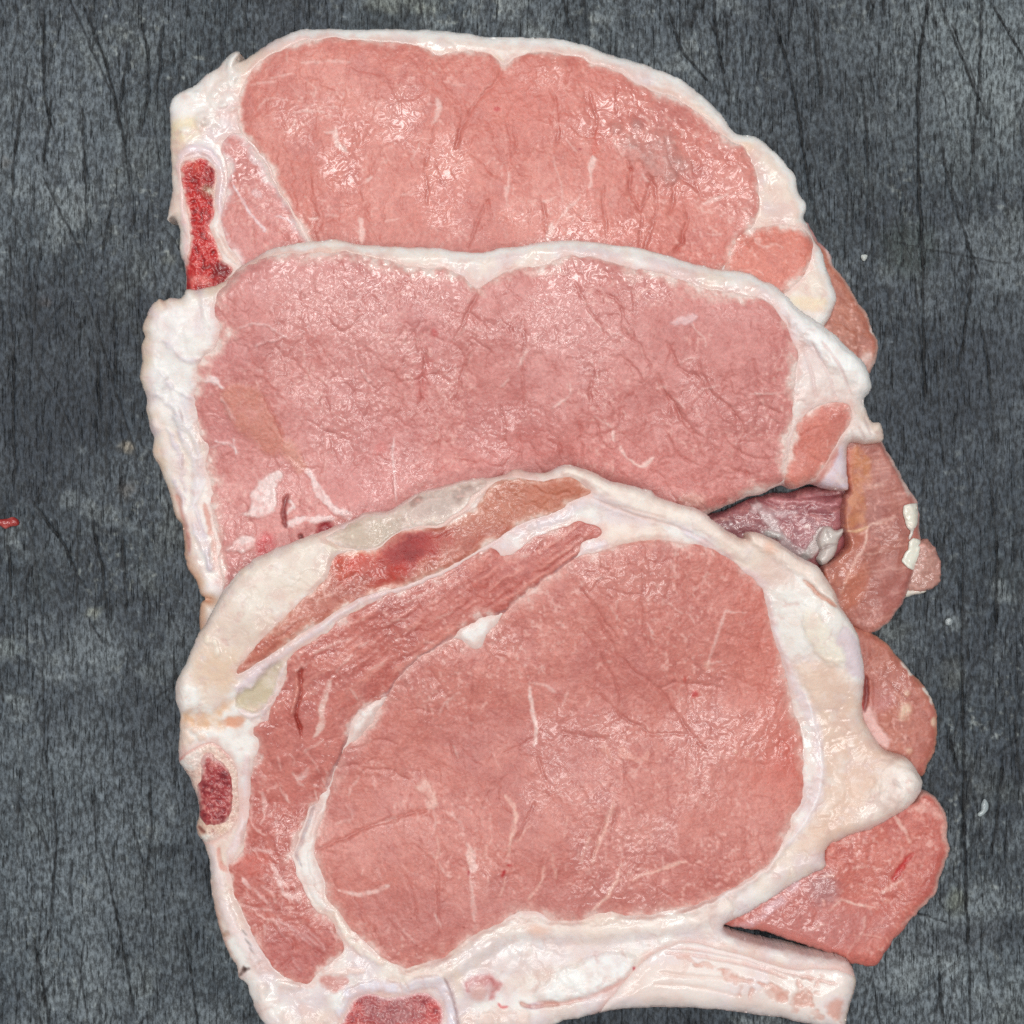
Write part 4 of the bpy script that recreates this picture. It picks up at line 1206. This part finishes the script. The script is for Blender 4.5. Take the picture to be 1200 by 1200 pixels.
    c.inlay("cap_muscle", MAT_LEAN, cat(
        pts("480,750 560,698 690,600 780,545 900,508 1050,440", *C1),
        pts("290,365 340,395 440,325 560,283 660,285 672,318 605,350 588,392 520,447 460,490 400,540 345,590 310,600 180,648", *C2),
        pts("1055,680 950,748 890,798 840,858 800,900 720,935", *C1),
        pts("694,150 674,225 638,295 612,375 552,430 525,505 498,580 488,625 525,720 565,792 615,828 645,885 672,940 640,962 590,1012 540,1052 470,1032 420,1002 380,932 340,862 300,782 278,702 262,640 300,610 320,560 338,420 345,320 368,225 345,165", *D1),
        pts("400,965 420,900 450,850 465,790", *C1)), cap, dome=2, rise=1.6, edge=(216, 160, 150), fe=.6, feather=5, rag=9, warp=3, label="red streaked outer band of lean round the eye")

    def outer(w, sd):
        paint_lean(w, 131, (188, 104, 88), (164, 82, 68), (198, 124, 104), -30, 20, 0.5, .7, .3)
        w.mix(sm(470, 560, w.U) * sm(640, 600, w.V), (196, 122, 94), .6)
        for x, y, rx, ry, a, col, al in ((880, 400, 44, 17, -28, (178, 30, 22), .85), (905, 375, 28, 14, -25, (128, 6, 8), 1.0), (830, 470, 24, 9, -35, (190, 52, 40), .6), (690, 400, 26, 14, -20, (206, 58, 36), .8), (880, 385, 20, 9, -28, (150, 14, 12), .8),
                                         (960, 350, 18, 8, -20, (184, 40, 32), .5), (740, 430, 30, 12, -20, (204, 74, 56), .5), (700, 350, 16, 8, 0, (206, 150, 90), .6)):
            w.blob(C1[0] + x / 3, C1[1] + y / 3, rx, ry, a, col, al, soft=.75, warp=8)
        marble(w, C1, ["5 .4 560,560 640,520", "5 .4 450,660 520,600", "5 .4 1000,400 1080,360"])
        grooves(w, C1, ["5 1.2 620,500 720,450", "5 1.2 420,690 500,630", "4 1.2 1000,330 1080,290"])
    c.inlay("outer_muscle", MAT_LEAN, cat(
        pts("292,800 340,730 420,650 500,570 600,480 632,400 700,372 780,372 850,320 920,300 1010,290 1080,250", *C1),
        pts("232,228 252,190 302,135 370,120 470,130 560,120 620,150 637,175 560,205 530,230 400,280 300,340 200,400 100,450 0,493", *C2),
        pts("850,510 720,543 600,618 500,678 400,748 320,800", *C1)), outer, dome=1.2, rise=1.4, edge=(222, 176, 160), label="thin outer strip of lean with a dark red blood spot")

    VB = (195, 850, 7.5)

    def web(w, sd):
        paint_lean(w, 135, (178, 152, 142), (156, 130, 122), (196, 172, 162), -25, 26, 0.3, .5, .5)
        w.mix(sm(500, 440, w.U), (204, 186, 166), .75)
        w.mix(sm(0.1, .7, fbm(w.U, w.V, 22, 136)), (212, 192, 182), .6)
        w.stroke(pts("740,252 830,242 900,196 1000,156 1120,130", *C1), 4, (222, 202, 192), .8, .8)
        w.stroke(pts("800,352 920,308 1020,286 1085,240", *C1), 4, (226, 190, 178), .7, .8)
        for x, y in ((890, 268), (985, 265), (850, 240), (700, 325)):
            w.blob(C1[0] + x / 3, C1[1] + y / 3, 2.2, 3, 20, (236, 220, 204), .9, .8)
    c.inlay("membrane", MAT_SKIN, pts("600,335 680,290 740,258 830,241 920,192 1010,156 1110,132 1180,128 1130,175 1090,228 1010,272 920,296 850,316 780,362 700,366", *C1), web, dome=0, rise=.8, lip=5, warp=3, edge=(226, 204, 192), fe=.7, feather=6,
            label="dull grey translucent membrane along the upper edge")

    def vbone(w, sd):
        spongy(w, sd, 141, (196, 150, 138), (226, 192, 178), (240, 222, 208), rim=0)
        w.h *= 0.3
        w.poly(pts("100,300 170,220 280,190 300,260 250,400 200,400 140,370", *VB), (240, 232, 226), .9, 1)
        w.poly(pts("280,980 340,950 430,970 440,1010 330,1030", *VB), (240, 234, 224), .95, 2)
        w.poly(pts("260,820 520,850 540,900 480,970 400,940 280,960", *VB), (214, 182, 158), .6)
        w.stroke(pts("285,880 300,915 330,935", *VB), 4, (130, 66, 54), .8, -1, warp=3)
        w.stroke(pts("395,920 410,945", *VB), 2.6, (120, 60, 52), .8, -1, warp=3)
        w.stroke(pts("100,310 190,235 270,190 350,150 430,150 500,220 560,280", *VB), 3, (206, 110, 104), .8)
    vb = c.inlay("vertebra_bone", MAT_BONE, pts("100,300 170,240 270,190 360,150 430,155 520,230 590,310 625,420 625,560 640,700 620,830 560,930 480,980 420,1010 330,1030 270,990 240,950 262,850 275,740 265,620 200,520 140,410", *VB),
                 vbone, dome=0, rise=1.4, lip=4, rag=2, warp=1.0, edge=(222, 170, 160), fe=.5, feather=3, label="sawn bone with dark red porous centre and pale rim")

    def marrow(w, sd):
        spongy(w, sd, 143, (112, 22, 30), (160, 50, 54), (214, 144, 134), rim=0)
    c.inlay("marrow", MAT_BONE, pts("300,270 375,235 450,310 545,400 580,540 560,700 545,845 430,875 350,850 270,775 285,640 305,520 310,400", *VB), marrow, dome=0, rise=2.6, lip=3, rag=4, warp=3.5,
            edge=(206, 140, 130), fe=.6, feather=4, sink=-2.2, parent=vb, label="dark red porous marrow")

    def lbone(w, sd):
        spongy(w, sd, 145, (150, 60, 66), (196, 84, 82), (222, 158, 152), rim=0)
        w.blob(460, 1185, 34, 18, 0, (172, 120, 122), .7)
        w.mix(1 - sm(0, 5, -sd), (232, 200, 200), .7)
    c.inlay("spine_bone", MAT_BONE, pts("402,1194 414,1172 434,1164 452,1169 470,1168 490,1163 508,1168 518,1180 519,1205 505,1222 420,1222 400,1210"), lbone, dome=0, rise=1.2, lip=4, rag=3, edge=(230, 196, 196), fe=.6, label="pinkish porous bone face beside the rib")

    def rib(w, sd):
        w.col[:] = (236, 222, 215)
        w.mix(sm(0, .7, fbm(w.U, w.V, 50, 151)), (226, 200, 190), .6)
        w.mix(sm(0, .7, fbm(w.U, w.V, 30, 152)), (232, 218, 220), .6)
        w.wet = np.clip(.5 + .8 * fbm(w.U, w.V, 40, 153), .1, 1)
        pr = sm(.15, .6, fbm(w.U, w.V, 7, 154, 2)) * sm(-.1, .4, fbm(w.U, w.V, 34, 155)) * sm(780, 850, w.U)
        w.mix(pr, (214, 160, 146), .6)
        w.h -= pr * 1.0
        for x, y, rx, ry, a in ((250, 1045, 13, 5, 10), (210, 1020, 7, 4, 0), (390, 1090, 12, 6, 15), (350, 1060, 9, 3, 20), (480, 1110, 9, 9, 30), (420, 1110, 8, 4, 0), (500, 1135, 6, 5, 20), (140, 990, 14, 4, 5), (60, 975, 12, 3, 5), (600, 1150, 9, 12, 20)):
            w.blob(D3[0] + x / 3, D3[1] + y / 3, rx, ry, a, (212, 154, 138), .75, -1.0, soft=.5, warp=6)
        for s in ("0,930 200,950 400,1010 600,1060", "0,950 150,965 320,1000 430,1040", "100,890 300,930 500,990 600,1000"):
            w.stroke(pts(s, *D3), 4, (222, 176, 166), .6, -1, soft=2)
        for s in ("880,1020 980,1030 1100,1040", "860,1060 1000,1070 1150,1100"):
            w.stroke(pts(s, *D2), 5, (226, 196, 184), .5, -.6, soft=2)
        w.mix(sm(-10, -2, sd), (242, 232, 230), .5)
        w.stroke(pts("650,1000 667,1050 655,1120 630,1190", *D3), 4, (240, 222, 190), .8)
    c.inlay("rib_bone", MAT_RIB, cat(pts("640,1195 700,1120 780,1020 850,960 900,930", *D2), pts("60,912 150,925 300,968 450,1008 560,1005 630,1020 668,1040 662,1090 636,1180 620,1220 520,1205 460,1190 400,1178 300,1162 200,1150 100,1142 0,1140", *D3), pts("850,1142 700,1157 640,1175", *D2)),
            rib, dome=0, rise=7, lip=14, rag=2, edge=(232, 206, 198), fe=.4, label="pale curved rib bone with torn pink flecks")

    def fat(w, sd):
        paint_fat(w, 161)
        # upper left: thick cream rind
        w.poly(pts("80,900 110,780 190,620 250,510 320,435 500,340 640,300 640,390 600,480 500,570 420,650 340,730 290,810 270,880 150,940", *C1), (229, 208, 192), .8, 1.5, soft=6)
        w.poly(pts("300,480 500,350 620,340 600,420 450,520 380,600 300,640", *C1), (232, 220, 208), .8, 1, soft=10)
        w.blob(C1[0] + 700 / 3, C1[1] + 330 / 3, 30, 10, -25, (214, 204, 176), .8)
        w.blob(C1[0] + 230 / 3, C1[1] + 790 / 3, 26, 26, 0, (228, 196, 168), .7)
        for x, y in ((215, 700), (220, 730), (320, 445), (190, 690)):
            w.blob(C1[0] + x / 3, C1[1] + y / 3, 3.5, 5, 0, (238, 222, 204), .9, 2)
        w.poly(pts("78,900 100,850 150,860 160,920 120,945 85,945", *C1), (246, 244, 240), .9, 3, soft=3)
        w.poly(pts("100,950 200,940 290,890 300,905 230,960 240,1000 120,1000", *C1), (226, 178, 140), .8, -2, soft=3)
        w.poly(pts("240,970 310,960 310,985 250,1000", *C1), (222, 150, 116), .8, -1)
        # glassy pocket
        w.poly(pts("300,890 340,850 400,800 445,778 435,850 385,912 345,952 310,930", *C1), (200, 184, 156), .95, -5, soft=2.5, warp=4)
        w.stroke(pts("500,752 455,790 435,860 395,930 345,955 300,935", *C1), 8, (232, 214, 212), .9, 2.5)
        w.stroke(pts("385,930 400,1000 405,1060", *C1), 9, (228, 206, 210), .9, 1.5)
        # pearly sheet between the two upper strips of lean
        w.stroke(pts("300,860 400,775 500,705 600,640 720,560 850,520 1000,462 1180,370", *C1), 9, (224, 204, 208), .9, 1.5, taper=False, soft=3)
        w.stroke(pts("690,575 740,535 790,535", *C1), 8, (226, 206, 216), .9, 2)
        w.stroke(pts("430,690 560,615 680,570", *C1), 2.5, (238, 226, 226), .7, 1)
        w.stroke(pts("280,355 340,310 440,280 540,250 600,205 680,200 800,250 900,275 1000,300", *C2), 14, (225, 208, 214), .7, 1, soft=5)
        w.stroke(pts("540,85 640,120 760,185 880,230 1000,260 1100,330 1180,400", *C2), 26, (240, 224, 212), .8, 3, soft=8)
        w.stroke(pts("640,190 760,240 880,275 980,310 1080,370", *C2), 3, (222, 190, 178), .7, -1.5)
        w.stroke(pts("690,210 800,235 900,262", *C2), 2.5, (226, 196, 184), .7, -1)
        w.poly(pts("670,290 760,280 860,300 900,335 760,350 680,350", *C2), (240, 222, 210), .8, 2, soft=5)
        w.poly(pts("590,380 620,345 680,340 690,365 640,375 600,402", *C2), (232, 216, 220), .9, 2)
        w.stroke(pts("800,345 920,300 1020,280 1090,235 1140,180 1200,140", *C1), 5, (230, 196, 184), .8, 1.5)
        w.stroke(pts("740,248 830,238 900,192 1000,152 1120,128", *C1), 3, (222, 202, 192), .8, .8)
        for x, y in ((890, 268), (985, 265), (850, 240), (700, 325)):
            w.blob(C1[0] + x / 3, C1[1] + y / 3, 2.2, 3, 20, (232, 216, 200), .8, .6)
        # right-hand fat
        w.stroke(pts("60,60 160,130 280,215 350,265", *C3), 10, (226, 212, 220), .8, 1.5, soft=4)
        w.poly(pts("360,270 480,260 600,300 650,390 690,560 620,530 520,480 440,540 400,420", *C3), (236, 232, 226), .8, 2, soft=6)
        w.poly(pts("500,350 560,390 635,500 630,535 560,520 490,430", *C3), (238, 228, 212), .9, 2.5, soft=3)
        w.poly(pts("630,400 660,430 700,560 690,590 640,570 630,500 600,440", *C3), (222, 204, 210), .9, -1.5, soft=2)
        w.stroke(pts("485,240 540,290 600,330", *C3), 5, (186, 110, 86), .85, -3)
        w.poly(pts("285,95 292,72 340,80 400,110 480,160 540,200 590,270 612,325 540,280 480,230 400,180", *C3), (238, 218, 206), .9, 3, soft=3)
        w.blob(C3[0] + 370 / 3, C3[1] + 130 / 3, 8, 8, 0, (232, 186, 164), .7)
        w.poly(pts("460,540 600,540 680,680 700,760 760,830 880,890 905,960 820,1060 660,1130 560,1170 480,1190 540,980 545,800 510,660", *C3), (224, 190, 170), .9, 1, soft=8)
        w.blob(C3[0] + 830 / 3, C3[1] + 960 / 3, 26, 26, -30, (242, 234, 228), .9, 7, soft=.7)
        w.blob(C3[0] + 740 / 3, C3[1] + 1040 / 3, 30, 14, -30, (242, 230, 222), .8, 4, soft=.7)
        w.stroke(pts("800,940 830,970", *C3), 4, (200, 196, 192), .6, -1)
        w.poly(pts("470,560 520,540 560,640 600,760 560,800 540,700", *C3), (232, 206, 188), .7, 1.5, soft=5)
        # pearly band that hugs the eye
        w.stroke(pts("355,280 380,400 430,560 480,660 525,760 540,880 530,1000 480,1100 420,1180", *C3), 12, (230, 212, 214), .9, 1.2, soft=4)
        w.stroke(pts("440,520 370,620 290,690 190,750 60,810", *D3), 14, (236, 222, 220), .8, 3, soft=4)
        w.stroke(pts("490,620 518,730 548,850 540,980 490,1090 430,1170", *C3), 2.2, (244, 236, 236), .8, .8)
        w.stroke(pts("420,560 330,660 200,750 60,815", *D3), 2.2, (246, 240, 238), .8, .8)
        # lower rim of the eye: a proud roll of fat
        w.stroke(pts("480,1148 520,1138 560,1112 600,1090 640,1090 690,1092 750,1086 800,1080 850,1062"), 20, (240, 224, 214), .8, 5, soft=7, taper=False)
        w.blob(D2[0] + 450 / 3, D2[1] + 880 / 3, 13, 8, 0, (230, 180, 158), .6)
        w.stroke(pts("700,830 720,735 800,690", *D2), 5, (234, 204, 196), .5)
        w.poly(pts("540,1110 620,1095 700,1100 760,1095 740,1115 640,1135 580,1150 545,1145"), (226, 212, 214), .6, -1, soft=6)
        w.poly(pts("440,1080 520,1020 640,970 750,955 792,980 760,1040 660,1090 540,1115 460,1115", *D2), (240, 240, 238), .92, 3.5, soft=4)
        w.stroke(pts("450,1125 560,1125 680,1085 780,1030", *D2), 5, (206, 140, 130), .6, -2)
        w.blob(D2[0] + 792 / 3, D2[1] + 1003 / 3, 2.6, 2.6, 0, (170, 20, 40), .95, -.5, soft=.4)
        w.blob(D2[0] + 440 / 3, D2[1] + 1140 / 3, 10, 4, 0, (206, 168, 190), .8)
        w.stroke(pts("390,1125 430,1140 520,1130", *D2), 5, (190, 130, 116), .7, -2.5)
        for x, y, r in ((330, 1170, 14), (280, 1185, 12), (210, 1190, 12), (400, 1180, 11)):
            w.blob(D2[0] + x / 3, D2[1] + y / 3, r, r * .8, 0, (234, 210, 200), .9, 3)
        # disc beside the lower bone
        w.blob(D2[0] + 250 / 3, D2[1] + 1065 / 3, 21, 15, 0, (226, 206, 212), .8, 3)
        w.stroke(pts("200,1080 205,1050 240,1040 290,1050 305,1080 280,1105", *D2), 8, (186, 92, 92), .6, -1, warp=5, soft=3)
        w.blob(D2[0] + 270 / 3, D2[1] + 1060 / 3, 13, 9, 10, (190, 104, 102), .6, soft=.7, warp=5)
        w.blob(D2[0] + 240 / 3, D2[1] + 1090 / 3, 10, 9, 0, (214, 166, 158), .8, 1)
        w.stroke(pts("310,1130 325,1142 345,1140", *D2), 3, (200, 40, 44), .8)
        # rim of cartilage round the lower bone
        w.stroke(pts("398,1185 412,1163 440,1156 470,1160 495,1153 515,1152 526,1170 529,1200 529,1225"), 13, (224, 216, 226), .9, 2.5, soft=3, taper=False)
        w.stroke(pts("521,1146 530,1165 537,1200 540,1225"), 2.6, (150, 116, 118), .7, -2.5)
        w.blob(393, 1172, 11, 12, 0, (240, 238, 234), .9, 2)
        # left edge, below the bone
        w.stroke(pts("200,560 215,640 235,740 270,840 330,940 370,1010", *D1), 12, (232, 212, 210), .9, 2, soft=4)
        w.stroke(pts("330,260 325,400 310,520 270,600 285,650", *D1), 12, (230, 208, 208), .9, 1.5, soft=3)
        for s in ("310,870 330,890", "320,900 345,925", "335,930 352,950"):
            w.stroke(pts(s, *D1), 1.6, (110, 100, 98), .6)
        w.stroke(pts("230,580 235,640 260,660", *D1), 6, (204, 116, 100), .6, -1)
        w.mix(sm(-6, -1, sd) * sm(300, 260, w.U) * sm(1040, 1080, w.V), (206, 160, 140), .7)
        w.stroke(pts("305,1035 320,1018 345,1008", *D1), 4, (64, 42, 38), .9, -1, warp=3)
        w.stroke(pts("318,1000 326,1018", *D1), 2.5, (70, 46, 40), .8, -1, warp=3)
        w.blob(D1[0] + 255 / 3, D1[1] + 885 / 3, 4, 4, 0, (150, 110, 84), .7)
        rs = np.random.RandomState(163)
        for _ in range(26):
            w.blob(rs.uniform(300, 385), rs.uniform(1145, 1230), rs.uniform(5, 12), rs.uniform(4, 9), rs.uniform(0, 90), (234, 212, 204), .5, rs.uniform(.6, 2.4), soft=.7)
        w.stroke(pts("600,1020 690,1015 740,1010", *D1), 8, (234, 208, 200), .9, 1)
        w.poly(pts("590,1040 660,1030 690,1050 640,1085 600,1070", *D1), (196, 110, 100), .7)
        for x, y in ((110, 180), (130, 200), (150, 170), (105, 210), (120, 150), (170, 190)):
            w.blob(D1[0] + x / 3, D1[1] + y / 3, 5, 4, 0, (232, 204, 188), .8, 2)
        # seam of fat on the inner side of the eye
        for p in ("1062,672 1130,625 1205,592 1190,652 1135,728 1080,688", "703,1032 715,960 760,920 803,903 790,940 740,1000"):
            w.poly(pts(p, *C1), (242, 236, 232), .98, 2, soft=1)
        w.stroke(pts("400,520 350,560 300,595", *C2), 3, (150, 110, 112), .7, -2)
        w.stroke(pts("1060,668 1000,690 940,735 900,765", *C1), 4, (226, 208, 212), .9, 1)
        w.stroke(pts("880,785 840,850 800,885 710,945 680,1010 650,1090 620,1170", *C1), 3.5, (178, 150, 156), .9, -1)
        w.stroke(pts("610,400 585,480 565,560 520,590 545,690 585,770 640,810", *D1), 10, (238, 230, 226), .9, 1.5)
        w.stroke(pts("560,420 560,440 520,560 500,600 520,650", *D1), 3, (150, 138, 146), .7, -2)
        w.stroke(pts("640,800 680,880 740,940 820,985", *D1), 14, (242, 228, 216), .9, 2)
    c.finish("fat_rim", fat, label="white and cream fat wrapping the lean")


chop_three()


# ------------------------------------------------------------------ scraps on the board
def scrap(name, P, color, color2, thick, label, category, seed, mat):
    P = np.asarray(P)
    w = Win(*(P.min(0) - 8), *(P.max(0) + 8))
    sd = w.sdf(P, .8)
    w.col[:] = color
    w.mix(sm(-.2, .6, fbm(w.U, w.V, 7, seed, 2)), color2, .8)
    d = np.clip(-sd, 0, 6)
    z = 0.4 + thick * np.sqrt(np.maximum(1 - (1 - d / 6) ** 2, 0)) + fbm(w.U, w.V, 6, seed + 1, 2) * .6 * sm(0, 3, -sd)
    o = build(name, mat, w, sd, z, np.full(w.shape, -0.6, F), None, 0.8, cap=True, stack=False)
    o["label"] = label
    o["category"] = category
    return o


scrap("meat_scrap", pts("-6,610 0,609 9,608 14,606 19,608 22,612 20,615 12,616 6,619 0,616 -6,615"), (160, 44, 40), (196, 104, 94), 4, "small torn scrap of red meat on the dark board", "meat scrap", 201, MAT_LEAN)
scrap("fat_crumb", pts("1153,936 1157,942 1157,949 1152,955 1148,957 1146,953 1150,950 1150,942"), (168, 178, 180), (148, 158, 162), 2.4, "elongated greyish white crumb of fat on the board beside the red lobe", "fat crumb", 203, MAT_FAT)
scrap("fat_crumb", pts("1010,299 1016,299 1016,302 1013,306 1010,303"), (206, 210, 206), (186, 190, 186), 3, "tiny pale crumb of fat on the board beside the chop with the red bone", "fat crumb", 205, MAT_FAT)
scrap("fat_crumb", pts("1109,726 1114,724 1117,728 1114,732 1109,731"), (150, 158, 160), (128, 136, 140), 2, "round dull grey crumb on the board near the two brown lobes", "fat crumb", 207, MAT_FAT)
